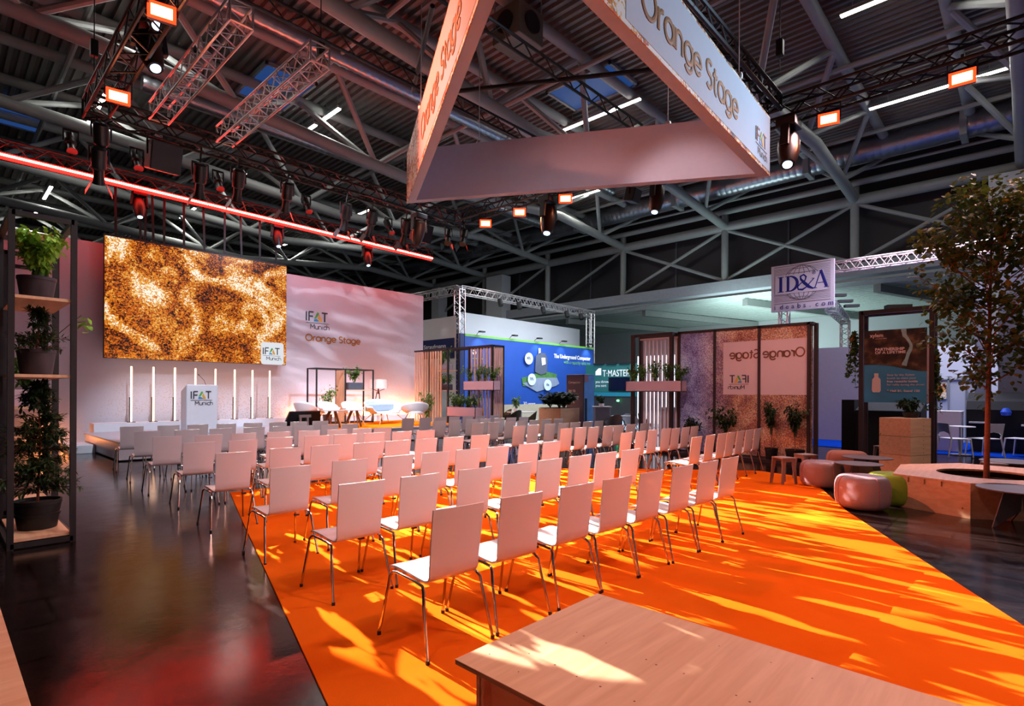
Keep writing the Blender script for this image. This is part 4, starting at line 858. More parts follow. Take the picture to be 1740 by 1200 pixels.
# ================================================================== FOREGROUND PLYWOOD BENCH
t = thing('plywood_bench', 'large plywood platform bench in the lower right foreground', 'bench', (1.52, -1.4, 0))
tz = .45
MB().box(1.50, -1.6, tz-.021, 2.535, 1.73, tz-.002).build('edge', mPlyEdge, t, wd=True)
m = MB().box(1.499, -1.601, tz-.004, 2.536, 1.731, tz); m.cm = 1
for kx, ky, kr in ((868, 1097, 8), (899, 1111, 8), (832, 1112, 8), (1018, 1019, 7), (980, 1075, 8), (992, 1081, 9), (1030, 1093, 7), (943, 1130, 10), (980, 1150, 8), (881, 1142, 7), (1020, 1167, 10), (1098, 1121, 9), (1115, 1130, 10), (1162, 1145, 8), (1078, 1192, 9), (1251, 1182, 9), (1274, 1193, 10), (1222, 1098, 7), (1380, 1153, 8), (1310, 1126, 7)):
    c_ = atZ(kx, ky, tz); m.lathe([(.001, .0006), (kr*.00048, .0004)], 8, c_, False)
m.build('top', [mPly, M('knot_brown', (122, 66, 44), .7)], t, wd=True)
MB().box(1.56, 1.64, 0, 2.49, 1.665, tz-.021).build('end_panel', mPly, t, wd=True)
m = MB()
for y0_, y1_ in ((1.36, 1.64), (.98, 1.33), (.5, .95), (0, .47), (-.6, -.03), (-1.5, -.63)): m.box(1.60, y0_, .02, 1.62, y1_, tz-.021)
m.build('side_panel', mPlyY, t, wd=True)
for y_ in (1.62, 1.34, .96, .48, -.02, -.62): MB().box(1.56, y_, 0, 1.60, y_+.025, tz-.021).build('rib', mPly, t, wd=True)
MB().box(2.45, -1.5, 0, 2.47, 1.64, tz-.021).build('side_panel', mPlyY, t, wd=True)

mWoodL = wood('pale_slat_wood', (200, 150, 118), (226, 184, 150), .5, (14, 14, 1.2), False)
# ================================================================== CENTRE-RIGHT SLAT FRAMES (beside the backdrop)
t = thing('slat_partition', 'long black steel frame with wooden slats and plant boards beside the backdrop', 'shelf', (13.15, 15.5, 0))
U0 = 13.15
for v in (13.32, 14.5, 15.66, 16.75): MB().box(U0-.03, v-.03, 0, U0+.03, v+.03, 3.2).build('post', mBlackM, t, wd=True)
for v in (13.32, 14.5, 15.66, 16.75): MB().box(U0+.5, v-.03, 0, U0+.56, v+.03, 3.2).build('post', mBlackM, t, wd=True)
m = MB(); 
for x in (U0, U0+.53):
    for z in (.04, 3.17): m.box(x-.03, 13.3, z-.03, x+.03, 17.7, z+.03)
for v in (13.32, 16.75):
    for z in (.04, 3.17): m.box(U0, v-.03, z-.03, U0+.53, v+.03, z+.03)
m.build('rail', mBlackM, t, wd=True)
for i in range(12):
    y = 17.62-i*.155
    if y > 16.0: MB().box(U0-.02, y-.03, .06, U0+.02, y+.03, 3.12).build('slat', mWoodL, t, wd=True)
for i in range(7): MB().box(U0+.01, 13.44+i*.155, .06, U0+.05, 13.44+i*.155+.05, 3.12).build('slat', mWoodL, t, wd=True)
for i in range(5): MB().box(U0+.05+i*.1, 13.30, .06, U0+.05+i*.1+.05, 13.34, 3.12).build('slat', mWoodL, t, wd=True)
for z in (atU(745, 630, U0+.2).z, atU(745, 663, U0+.2).z): MB().box(U0+.05, 15.7, z-.025, U0+.5, 16.7, z).build('shelf_board', mPly, t, wd=True)
def boxplant(c, sx, sy, sz, lb, mat, n, hh, lm, R=None):
    t = thing('planter_box', lb, 'planter', c); w_ = .018
    m = MB(); m.box(-sx/2, -sy/2, 0, sx/2, sy/2, .02)
    m.box(-sx/2, -sy/2, 0, -sx/2+w_, sy/2, sz); m.box(sx/2-w_, -sy/2, 0, sx/2, sy/2, sz); m.box(-sx/2, -sy/2, 0, sx/2, -sy/2+w_, sz); m.box(-sx/2, sy/2-w_, 0, sx/2, sy/2, sz)
    m.build('box', mat, t); MB().box(-sx/2+w_, -sy/2+w_, sz*.8, sx/2-w_, sy/2-w_, sz*.86).build('soil', mSoil, t)
    k = max(1, round(max(sx, sy)/.35))
    for i in range(k):
        f = (i+.5)/k-.5; c_ = (f*sx if sx > sy else 0, f*sy if sy >= sx else 0, sz*.85)
        shrub(t, c_, R or .26, hh*random.uniform(.75, 1.1), n//k, .10, lm, 5)
    return t
mGreyBox = M('stone_grey_box', (150, 140, 150), .6)
zz = atU(745, 630, U0+.2).z; boxplant((U0+.28, 16.15, zz), .22, .6, .22, 'plant in a grey box on the upper board of the slat frame', mGreyBox, 200, .6, mLeafM)
zz = atU(745, 663, U0+.2).z; boxplant((U0+.28, 16.15, zz), .22, .6, .22, 'plant in a dark box on the lower board of the slat frame', M('dark_box', (60, 54, 66), .6), 200, .45, mLeafM)
a = atU(792, 656, U0-.1); b_ = atU(833, 656, U0-.1); boxplant((U0-.02, (a.y+b_.y)/2-.1, a.z-.16), .34, abs(a.y-b_.y)+.3, .32, 'rose planter box with two shrubs hooked on the slat tower', mPink, 480, .6, mLeafM, .3)
a = atU(764, 697, U0-.3); b_ = atU(812, 697, U0-.3); boxplant((U0-.25, (a.y+b_.y)/2, a.z-.22), .36, abs(a.y-b_.y), .34, 'pale planter box on the lower part of the slat frame', mPink, 520, .55, mLeafM, .32)
p = atU(752, 720, U0-.1); t = thing('potted_plant', 'tall thin green plant on the floor before the left wooden slats', 'plant', (U0-.25, 16.6, 0)); pot(t, .16, .3, mPotK); shrub(t, (0, 0, .27), .3, 1.3, 260, .11, mLeafM, 5)

# ================================================================== BLUE AND WHITE BOOTHS (middle distance)
VB = 20.5
k_ = VB/24.5
def P_(px, py, v=VB): return atV(px, py, v)
a = P_(790, 567); b_ = P_(1008, 594)
t = thing('blue_booth_wall', 'big blue printed booth wall with a waste container picture and lettering', 'booth wall', (a.x, VB, 0))
MB().box(a.x, VB, 0, b_.x, VB+.25, a.z-.12).build('panel', M('booth_blue', (24, 74, 164), .6, var=.12, vs=.5), t, wd=True)
MB().box(a.x-.3, VB+.02, 0, a.x, VB+6, a.z).build('side_panel', M('booth_navy', (14, 34, 92), .6), t, wd=True)
MB().box(a.x, VB-.02, a.z-.12, b_.x, VB+.25, a.z).build('green_edge', M('booth_green', (120, 190, 84), .6), t, wd=True)
fr = lambda px, py: frame(P_(px, py, VB-.02), (1, 0, 0), (0, 0, 1))
mWT = M('white_print', (238, 240, 242), .6, var=.01); mGT = M('green_print', (120, 196, 130), .6)
text('The Underground Compactor', fr(1003, 612.8), .33, mWT, 'lettering', t, 'RIGHT', .86, .012, fit=P_(1003, 637).x-P_(941, 632).x)
text('with a capacity upto ten', fr(1003, 621), .31, mGT, 'lettering', t, 'RIGHT', .86, fit=P_(1003, 637).x-P_(958, 632).x)
text('S', fr(803, 602), .5, mWT, 'lettering', t, 'LEFT', 1.1, .02)
q = P_(803, 609, VB-.02); MB().box(q.x, VB-.03, q.z-.02, q.x+.75, VB-.02, q.z+.02).build('underline', mGT, t, wd=True)
def plate_px(pts, v, mat, nm, par, th=.02): MB().plate([atV(x, y, v) for x, y in pts], th, (0, -1, 0)).build(nm, mat, par, wd=True)
plate_px([(897, 640), (922, 630), (946, 636), (944, 650), (914, 660), (888, 656), (886, 642)], VB-.02, M('print_grass', (70, 120, 60), .7, var=.25, vs=6), 'grass_picture', t)
plate_px([(888, 652), (915, 642), (946, 642), (950, 652), (944, 656), (912, 666)], VB-.045, M('print_slab', (132, 146, 170), .7), 'slab_picture', t)
plate_px([(910, 606), (916, 600), (926, 600), (930, 610), (929, 634), (918, 637), (909, 632)], VB-.07, M('print_bin', (80, 88, 108), .7), 'container_picture', t)
plate_px([(920, 608), (926, 608), (927, 619), (921, 621)], VB-.095, mWT, 'container_door', t)
plate_px([(915, 592), (918, 592), (918, 602), (915, 602)], VB-.07, mWT, 'container_pipe', t)
for (cx_, cy_, rr, s_) in ((898.5, 609.5, 10, '40%'), (903.5, 645, 10, '70%'), (930.5, 654.5, 9.5, '10x')):
    plate_px([(cx_+rr*.68*math.cos(i*PI/10), cy_+rr*math.sin(i*PI/10)) for i in range(20)], VB-.12, M('print_circle', (206, 226, 236), .7), 'circle_mark', t)
    text(s_, frame(atV(cx_, cy_+1.5, VB-.15), (1, 0, 0), (0, 0, 1)), .24, M('print_navy', (30, 50, 100), .7), 'lettering', t, 'CENTER', .8)
text('30 years', fr(889, 690), .34, mWT, 'lettering', t, 'LEFT', .9)
for px in (820, 876, 918, 960, 1003):
    p = P_(px, 575, VB-.3); m = MB(); m.tube([(0, .3, -.12), (0, .1, .1), (0, -.15, .16)], .015, 5); m.box(-.16, -.3, .10, .16, -.1, .17); 
    tag(m.build('arm_lamp', mBlackP, loc=(p.x, VB-.05, a.z+.02)), 'small black arm lamp over the blue booth wall, the %s from the left' % {820: 'first', 876: 'second', 918: 'third', 960: 'fourth', 1003: 'fifth'}[px], 'lamp', 'arm lamps of the blue booth')
    if px != 876: lamp('booth_spot', 'SPOT', (p.x, VB-.45, a.z+.05), (p.x, VB, a.z-1.4), 45 if px < 1000 else 80, (.8, .9, 1), .05, 100, .8)
a2 = P_(782, 530, VB+2); b2 = P_(985, 565, VB+2)
tag(MB().box(a2.x, VB+2, 0, b2.x, VB+2.2, a2.z).build('white_booth_wall', mHall), 'long white booth wall rising behind the blue printed wall', 'booth wall')
t = thing('grey_booth_wall', 'pale grey booth wall with a dark blue name board beside the backdrop', 'booth wall', (a.x-.3, VB+.3, 0))
MB().box(a.x-.32, VB+.3, 0, a.x-.31, 30, 5.4).build('panel', mHall, t, wd=True)
ux = a.x-.34
p0 = atU(716, 580, ux); p1 = atU(772, 574, ux); pb = atU(772, 608, ux)
MB().box(ux-.02, p1.y, pb.z, ux, p0.y+2, p1.z).build('name_board', M('board_navy', (16, 26, 84), .5), t, wd=True)
q = atU(720, 594, ux-.03); e_ = atU(757, 592.5, ux-.03)
text('Straufmann', frame(q, (0, -1, 0), (0, 0, 1)), .30, mWT, 'lettering', t, 'LEFT', fit=abs(q.y-e_.y))
# silver trusses over the booths
tr = a.x-.1; tz_ = P_(787, 491).z
lattice('booth_truss', (tr, VB+.3, 0), (tr, VB+.3, tz_), .38, .03, mAlu, 'upright silver truss at the left corner of the blue booth', grp='silver booth trusses', n=26)
lattice('booth_truss', (b_.x+.1, VB+.3, 0), (b_.x+.1, VB+.3, tz_), .38, .03, mAlu, 'upright silver truss at the right end of the blue booth', grp='silver booth trusses', n=26)
lattice('booth_truss', (tr, VB+.3, tz_), (b_.x+.3, VB+.3, tz_), .38, .03, mAlu, 'horizontal silver truss running above the blue booth', grp='silver booth trusses', n=44)
lattice('booth_truss', (tr, VB+.3, tz_), (tr, VB+8, tz_), .38, .03, mAlu, 'horizontal silver truss running back from the blue booth corner', grp='silver booth trusses', n=30)
for px in (849, 881, 922, 962, 986):
    p = P_(px, 500+(px-790)*.2, VB); tag(MB().tube([(0, 0, 0), (-.05, -.15, -.35)], .13, 10).build('truss_lamp', mBlackP, None, True, loc=(p.x, VB, tz_-.2)), 'small black lamp hanging on the horizontal booth truss, pixel row left to right', 'lamp', 'lamps under the booth truss')
for k, o in enumerate([o for o in bpy.data.objects if o.name.startswith('truss_lamp')]): o['label'] = 'small black lamp under the silver booth truss, %s from the left' % OR[k]
# planter box with ferns, totem
p = Vector((15.6, 12.35, 0)); t = thing('fern_planter', 'big square wooden planter with dark ferns in front of the blue booth', 'planter', p)
t.rotation_euler = (0, 0, 0)
x0, x1, y0, y1 = -.55, .55, -.5, .5
m = MB(); m.box(x0, y0, 0, x1, y1, .5); m.box(x0, y0, .506, x1, y1, 1.02); m.build('box', mPly, t, bev=.004)
MB().box(x0+.03, y0+.03, 1.0, x1-.03, y1-.03, 1.03).build('soil', mSoil, t)
for i in range(5): fern(t, (-.4+.2*i, random.uniform(-.2, .2), 1.02), .52, .60, 620, .20, mLeafD, 16)
t = thing('info_totem', 'tall dark blue info totem with a pale blue side, right of the ferns', 'totem', (18.0, 13.0, 0))
MB().box(-.35, -.25, 0, .35, .6, 2.3).build('body', M('totem_navy', (20, 30, 74), .35), t, bev=.01)
t.rotation_euler = (0, 0, 0)
MB().box(-.33, -.27, .02, .34, -.25, 2.28).build('pale_panel', M('totem_ice', (90, 150, 214), .4, var=.15, vs=3), t); MB().box(-.30, -.285, 0, -.16, -.27, 1.35).build('dark_strip', mBlackP, t)
MB().box(-.33, -.29, 2.0, -.08, -.27, 2.27).build('corner_square', M('totem_square', (150, 112, 130), .5), t)
for z in (1.95, 1.6, 1.15): text({1.95: 'Compactor', 1.6: '2/4 TB', 1.15: '150 lb'}[z], frame((17.645, 13.5, z), (0, -1, 0), (0, 0, 1)), .13, mWT, 'lettering', t)
# seating in front of the blue booth
tag(MB().box(19.6, 19.2, 0, 27.5, 19.35, .95).build('slatted_counter', M('slats_cream', (176, 166, 140), .6)), 'low cream slatted counter under the blue booth wall', 'counter')
def lounge(p, rz, lb, mat, hh=.8, nm='lounge_chair', cat='chair'):
    t = thing(nm, lb, cat, p, rz); n = 20; vs = []; fs = []
    for j in range(5):
        s = j/4
        for k in range(n+1):
            a = math.radians(-200+220*k/n); back = max(0, -math.sin(a)); r_ = .8+.2*s; vs.append((math.cos(a)*.3*r_, math.sin(a)*.28*r_, .44+(hh-.44)*s*(.4+.6*back)))
    for j in range(4):
        for k in range(n): fs.append((j*(n+1)+k, j*(n+1)+k+1, (j+1)*(n+1)+k+1, (j+1)*(n+1)+k))
    MB().add(vs, fs).build('backrest', mat, t, True); bpy.context.scene.collection.objects[-1] if False else None
    MB().lathe([(.001, .40), (.25, .41), (.26, .45), (.001, .46)], 20, cap=False).build('seat', mat, t, True)
    for sx_ in (-1, 1):
        for sy_ in (-1, 1): MB().tube([(sx_*.14, sy_*.14, .41), (sx_*.26, sy_*.26, 0)], [.018, .011], 6).build('leg', mWood, t, True)
    return t
mOlive = M('olive_upholstery', (72, 72, 56), .8)
for k, (px, py) in enumerate(((874, 722), (900, 724), (858, 716))): p = atD(px, py, (22, 21, 23)[k]); lounge(Vector((p.x, p.y, .012)), .6*k, 'olive lounge chair in front of the blue booth, %s from the left' % ['second', 'third', 'first'][k], mOlive, .86)
p = atD(885, 700, 23); t = thing('booth_table', 'pale table behind the olive lounge chairs', 'table', (p.x, p.y, .012)); MB().lathe([(.001, .72), (.6, .72), (.6, .75), (.001, .75)], 24, cap=False).build('tabletop', mWhite, t); MB().tube([(0, 0, 0), (0, 0, .72)], .04, 8).build('leg', mAlu, t)
t2 = thing('potted_plant', 'small plant on the pale table before the blue wall', 'plant', (p.x-.3, p.y, .762)); pot(t2, .1, .14, mWhite, False); shrub(t2, (0, 0, .12), .2, .5, 60, .16, mLeafM, 4)
# green booth
UG = 27.0
a = atU(1009, 620, UG); b_ = atU(1076, 617, UG)
t = thing('green_booth_wall', 'dark green booth wall with white lettering and a black screen', 'booth wall', (UG, a.y, 0))
MB().box(UG, b_.y-3, 0, UG+.2, a.y+.6, a.z).build('panel', M('booth_teal', (18, 92, 88), .6), t, wd=True)
q = atU(1024, 640, UG-.02); e_ = atU(1070, 638, UG-.02); hh = (atU(1024, 629, UG-.02).z-q.z)
text('T\u00b7MASTER', frame(q, (0, -1, 0), (0, 0, 1)), hh/.70, mWT, 'lettering', t, 'LEFT', fit=abs(q.y-e_.y))
s0 = atU(1012, 638, UG-.03); s1 = atU(1021.5, 626, UG-.03)
MB().plate([(UG-.02, s0.y, s0.z), (UG-.02, s1.y, s0.z), (UG-.02, s1.y, s1.z), (UG-.02, s1.y+(s0.y-s1.y)*.45, s1.z), (UG-.02, s0.y, s0.z+(s1.z-s0.z)*.55)], .02, (-1, 0, 0)).build('logo_mark', mWT, t, wd=True)
text('you throw', frame(atU(1012, 651, UG-.02), (0, -1, 0), (0, 0, 1)), .22, mWT, 'lettering', t)
text('you sort', frame(atU(1012, 657.5, UG-.02), (0, -1, 0), (0, 0, 1)), .22, mWT, 'lettering', t)
c0 = atU(1034, 641.5, UG-.1); c1 = atU(1069, 664, UG-.1)
MB().box(UG-.1, c1.y, c1.z, UG-.02, c0.y, c0.z).build('television', mRedScr, t, wd=True)
c0 = atU(1012, 667, UG-.1); c1 = atU(1085, 674, UG-.1)
MB().box(UG-.35, c1.y, c1.z, UG-.02, c0.y, c0.z).build('teal_canopy', M('teal_glass', (26, 110, 130), .3), t, wd=True)
MB().box(UG-.3, b_.y-3, 0, UG-.02, a.y+.5, c1.z).build('dark_recess', M('recess_dark', (20, 26, 26), .6), t, wd=True)
p = atU(1050, 681, UG-.4); MB().lathe([(.001, -.06), (.07, -.04), (.07, .04), (.001, .06)], 12, (p.x, p.y, p.z), False).build('green_lamp', ME('green_lamp', (90, 255, 140), 8), t, True, wd=True)
for px, l in ((1015, 'left'), (1036, 'middle'), (1058, 'right')):
    p = atU(px, 615, UG-.2); tag(MB().box(-.12, -.35, -.03, .12, .35, .04).build('arm_lamp', mBlackP, loc=(p.x+.2, p.y, a.z+.03)), 'black arm lamp above the green booth wall, the %s one' % l, 'lamp', 'arm lamps of the green booth')
p = atD(1022, 710, 19.5); t = thing('slatted_desk', 'pale vertical slatted desk with small plants, right of the blue totem', 'counter', (p.x, p.y, .012), AZ-PI/2)
m = MB(); [m.box(-.26+i*.06, -.26, 0, -.225+i*.06, -.24, 1.05) for i in range(9)]; m.box(-.26, -.24, 0, .28, .25, 1.05); m.build('body', M('desk_lilac', (150, 156, 172), .6), t)
MB().box(-.3, -.3, 1.05, .32, .3, 1.08).build('top', mWhite, t)
t2 = thing('potted_plant', 'low dark plant in white pots on the pale slatted desk', 'plant', (p.x, p.y, 1.092)); pot(t2, .1, .1, mWhite, False); shrub(t2, (0, 0, .08), .26, .3, 110, .10, mLeafD, 5)
for k, (px, d, lb) in enumerate(((1042, 18.5, 'grey cafe chair beside the pale slatted desk'), (1072, 19.5, 'pale cafe chair behind the round bistro table'), (1097, 20, 'brown cafe chair seen through the white slats'), (1032, 20.5, 'dark cafe chair behind the grey one'))):
    p = atD(px, 700, d); lounge(Vector((p.x, p.y, .012)), 1.5+k, lb, M('cafe_shell_%d' % k, [(90, 92, 96), (170, 176, 182), (110, 84, 66), (60, 62, 64)][k], .6), .82, 'cafe_chair')
p = atD(1056, 695, 19.2); t = thing('bistro_table', 'round pale bistro table between the cafe chairs', 'table', (p.x, p.y, .012)); MB().lathe([(.001, .73), (.38, .73), (.38, .76), (.001, .76)], 24, cap=False).build('tabletop', M('bistro_top', (170, 172, 176), .4), t); MB().tube([(0, 0, 0), (0, 0, .73)], .03, 8).build('stem', mBlackP, t); MB().lathe([(.25, 0), (.25, .02), (.02, .04)], 20).build('foot', mBlackP, t)

# ================================================================== WHITE SLAT SCREEN AND PRINTED GLASS WALL
t = thing('slat_screen', 'brown steel frame with tall white slats, left of the printed glass', 'screen', (13.4, 7.3, 0))
US = 13.15
for x, y in ((US, 7.85), (US, 6.72), (US+.42, 6.70), (US+.42, 7.85)): MB().box(x-.045, y-.045, 0, x+.045, y+.045, 3.15).build('post', mBrownM, t, wd=True)
m = MB()
for z in (.05, 3.11):
    for x in (US, US+.42): m.box(x-.04, 6.7, z-.04, x+.04, 7.87, z+.04)
    for y in (6.72, 7.85): m.box(US, y-.04, z-.04, US+.42, y+.04, z+.04)
m.build('rail', mBrownM, t, wd=True)
for i in range(9): y = 7.72-i*.118; MB().box(US+.36, y-.025, .1, US+.44, y+.025, 3.02).build('slat', mWood if False else M('slat_white', (226, 206, 206), .6) if i == 0 else bpy.data.materials['slat_white'], t, wd=True)
m = MB(); m.box(US+.34, 6.72, 3.02, US+.45, 7.84, 3.07); m.build('head_board', bpy.data.materials['slat_white'], t, wd=True)
z0 = atU(1110, 666, US-.1).z; z1 = atU(1110, 648, US-.1).z
t = boxplant((US-.06, 7.15, z0), .30, 1.62, z1-z0, 'long lilac planter box with leafy shrubs hooked on the white slats', mPink, 560, .52, mLeafM, .24)
# bright wall behind the white slats, its lamplight put in as emission
tag(MB().box(25.4, 12.3, 0, 25.6, 14.9, 3.5).build('lit_booth_wall', M('self_lit_white', (236, 242, 250), .6, emit=.55)), 'bright white lit booth wall seen through the white slats', 'booth wall')
tag(MB().box(20.2, 9.9, .012, 21.0, 10.8, 1.0).build('grey_counter', M('grey_counter', (120, 124, 130), .6)), 'grey counter seen between the white slats', 'counter')
# printed glass
t = thing('glass_wall', 'three bay brown framed glass wall printed with gold dust and mirrored lettering', 'glass wall', (13.42, 5.1, 0))
UW = 13.4; ys = [6.62, 5.68, 4.61, 3.55]; ZT = 3.16
for y in ys: MB().box(UW-.04, y-.03, 0, UW+.04, y+.03, ZT).build('post', mBrownM, t, wd=True)
for y in (6.62, 3.47): MB().box(UW+.22, y-.04, 0, UW+.30, y+.04, ZT).build('post', mBrownM, t, wd=True)
m = MB()
for x in (UW, UW+.26):
    m.box(x-.04, ys[-1]-.05, ZT-.05, x+.04, ys[0]+.04, ZT+.01); m.box(x-.04, ys[-1]-.05, 0, x+.04, ys[0]+.04, .10)
for y in (ys[0], ys[-1]-.05): m.box(UW, y-.03, ZT-.05, UW+.26, y+.03, ZT+.01)
m.build('rail', mBrownM, t, wd=True)
MB().box(UW-.42, ys[-1]-.1, 0, UW+.3, ys[0], .07).build('plinth', mBrownM, t, wd=True)
def print_mat():
    m = bpy.data.materials.new('glass_print'); m.use_nodes = True; N = m.node_tree.nodes; L = m.node_tree.links; b = N['Principled BSDF']
    tc = N.new('ShaderNodeTexCoord'); ns = N.new('ShaderNodeTexNoise'); ns.inputs['Scale'].default_value = .9; ns.inputs['Detail'].default_value = 5; ns.inputs['Distortion'].default_value = 1.5; L.new(tc.outputs['Object'], ns.inputs[0])
    vo = N.new('ShaderNodeTexVoronoi'); vo.inputs['Scale'].default_value = 55; L.new(tc.outputs['Object'], vo.inputs[0]); sc = N.new('ShaderNodeSeparateColor'); L.new(vo.outputs['Color'], sc.inputs[0])
    a = N.new('ShaderNodeMath'); a.operation = 'MULTIPLY_ADD'; L.new(sc.outputs[0], a.inputs[0]); a.inputs[1].default_value = .38; L.new(ns.outputs[0], a.inputs[2])
    r = ramp(N, [(.40, lin((96, 66, 84))), (.58, lin((172, 116, 116))), (.74, lin((232, 160, 118))), (.90, lin((255, 232, 206)))]); L.new(a.outputs[0], r.inputs[0])
    sp = N.new('ShaderNodeSeparateXYZ'); L.new(tc.outputs['Object'], sp.inputs[0]); mr = N.new('ShaderNodeMapRange'); mr.inputs[1].default_value = 5.2; mr.inputs[2].default_value = 6.2; L.new(sp.outputs[1], mr.inputs[0])
    r2 = ramp(N, [(.40, lin((104, 92, 146))), (.58, lin((160, 146, 196))), (.74, lin((188, 198, 236))), (.90, lin((244, 246, 255)))]); L.new(a.outputs[0], r2.inputs[0])
    mx = N.new('ShaderNodeMix'); mx.data_type = 'RGBA'; L.new(mr.outputs[0], mx.inputs[0]); L.new(r.outputs[0], mx.inputs[6]); L.new(r2.outputs[0], mx.inputs[7])
    L.new(mx.outputs[2], b.inputs['Base Color']); b.inputs['Roughness'].default_value = .07; b.inputs['Coat Weight'].default_value = .3
    tr = N.new('ShaderNodeBsdfTranslucent'); L.new(mx.outputs[2], tr.inputs[0]); ms = N.new('ShaderNodeMixShader'); ms.inputs[0].default_value = .35; L.new(b.outputs[0], ms.inputs[1]); L.new(tr.outputs[0], ms.inputs[2]); L.new(ms.outputs[0], N['Material Output'].inputs[0])
    return m
mPrint = print_mat()
pns = []
for y0, y1 in ((ys[1], ys[0]), (ys[2], ys[1]), (ys[3], ys[2])): pns.append(MB().box(UW-.008, y0+.03, .10, UW+.008, y1-.03, ZT-.05).build('printed_pane', mPrint, t, wd=True))
MB().box(UW+.2, ys[3]-.02, .1, UW+.03, ys[3]-.03, ZT-.05).build('printed_return', mPrint, t, wd=True)
mField = M('field_print', (232, 200, 204), .12, var=.01)
ya = atU(1229, 600, UW-.01).y; zb_ = atU(1300, 671, UW-.01).z; zt_ = atU(1300, 578, UW-.01).z
MB().box(UW-.012, ys[2]+.03, zb_, UW-.009, ya, zt_).build('white_field', mField, t, wd=True); MB().box(UW-.012, ys[3]+.03, zb_, UW-.009, ys[2]-.03, zt_).build('white_field', mField, t, wd=True)
q = atU(1367, 605, UW-.02); e_ = atU(1240, 610, UW-.02); hh = (atU(1367, 590, UW-.02).z-q.z)/.72
strokes('Orange Stage', frame(q, (0, 1, 0), (0, 0, 1)), hh, .13, mBrownT if 'mBrownT' in globals() else M('brown_print', (128, 76, 56), .5), 'lettering', t, kx=abs(q.y-e_.y)/(width('Orange Stage', hh)-.1*hh))
q = atU(1271, 650.5, UW-.02); hh = (atU(1271, 638, UW-.02).z-q.z)/.72; ifat(frame(q, (0, 1, 0), (0, 0, 1)), hh, t)
# plants before the glass
for px, pyb, s_, hh, R_, lb, pr in ((1175, 790, .2, .85, .3, 'leafy plant before the left pane of the glass wall', .17), (1232, 785, .18, 1.15, .42, 'wide layered plant before the middle pane', .2), (1310, 786, .16, 1.25, .16, 'slender small tree in a pot before the right pane', .14), (1350, 786, .18, 1.2, .26, 'bushier small tree in a wide pot before the right pane', .2)):
    p = atU(px, pyb, UW-.28); t = thing('potted_tree', lb, 'plant', (UW-.25, p.y, .07)); pot(t, pr, .26, mPotK, False); st = (MB().tube([(0, 0, .2), (.01, 0, hh*.75)], .01, 6)); st.build('trunk', mBark, t); 
    shrub(t, (0, 0, hh*.45), R_, hh*.55, 260, .10, mLeafD, 7)

# ================================================================== STOOLS, POUFS, ROUND TABLES
mStool = M('grey_board_stool', (150, 128, 124), .6, var=.04)
def stool(c, rz, lb, nm='folded_stool'):
    t = thing(nm, lb, 'stool', c, rz, 'grey folded stools'); w_ = .145
    MB().prism([(-w_, -w_), (w_, -w_*.85), (w_, w_*.85), (-w_, w_)], .435, .455).build('seat', mStool, t)
    for s in (-1, 1):
        for q in (-1, 1): MB().plate([(s*(w_-.015), q*w_*.9, .435), (s*(w_-.015), q*w_*.35, .435), (s*(w_+.0), q*w_*.78, 0), (s*(w_+.0), q*w_*1.1, 0)], .018, (-s, 0, 0)).build('leg', mStool, t)
        MB().plate([(s*(w_-.015), -w_*.9, .435), (s*(w_-.015), w_*.9, .435), (s*(w_-.015), w_*.8, .38), (s*(w_-.015), -w_*.8, .38)], .018, (-s, 0, 0)).build('apron', mStool, t)
    return t
stool((10.15, 3.08, .012), AZ+.25, 'grey folded stool on the orange carpet edge, front of two')
stool((10.95, 2.95, .012), AZ+PI/2+.2, 'grey folded stool behind the front one, near the potted trees')
stool(tuple(atZ(1535, 800, 0)+Vector((.4, .4, .0))), AZ+.3, 'dark folded stool standing before the plywood crate tower')
def pouf(c, r, h, mat, lb, sq=1.0, seam=None):
    t = thing('pouf', lb, 'pouf', c); n = 40; prof = []
    for i in range(15):
        a = -PI/2+PI*i/14; prof.append((r*(.62+.38*abs(math.cos(a))**.7) if abs(math.cos(a)) > .01 else r*.3, h/2+h/2*math.copysign(abs(math.sin(a))**.72, math.sin(a))))
    prof = [(.001, prof[0][1])]+prof+[(.001, prof[-1][1])]
    m = MB(); m.lathe(prof, n, cap=False); m.build('cover', mat, t, True)
    for k in range(4):
        a0 = PI/4+k*PI/2; m = MB(); m.tube([((rr+.002)*math.cos(a0), (rr+.002)*math.sin(a0), z) for rr, z in prof[1:-1]], .004, 5); m.build('seam', seam or mat, t, True)
    return t
mPf = M('rose_grey_felt', (158, 132, 140), .42, var=.05, vs=70); mPf2 = M('seam_rose', (170, 96, 96), .8)
p = atZ(1396, 822, .012); _p = atZ(1396, 827, 0); pouf((_p.x, _p.y, .012), .335, .42, mPf, 'rose grey pouf on the carpet, left of the other poufs', seam=mPf2)
_p = atZ(1465, 864, 0); pouf((_p.x, _p.y, .012), .335, .44, mPf, 'rose grey pouf nearest the camera at the carpet edge', seam=mPf2)
_p = atZ(1516, 855, 0); pouf((_p.x, _p.y, 0), .33, .43, M('lime_felt', (150, 182, 50), .8, var=.06, vs=50), 'lime green pouf behind the front grey pouf')
pouf((12.2, 2.55, 0), .36, .46, M('tan_felt', (166, 116, 100), .8, var=.05, vs=50), 'tan pouf half hidden behind the two low round tables')
mTab = M('slate_tabletop', (100, 84, 88), .45, var=.04)
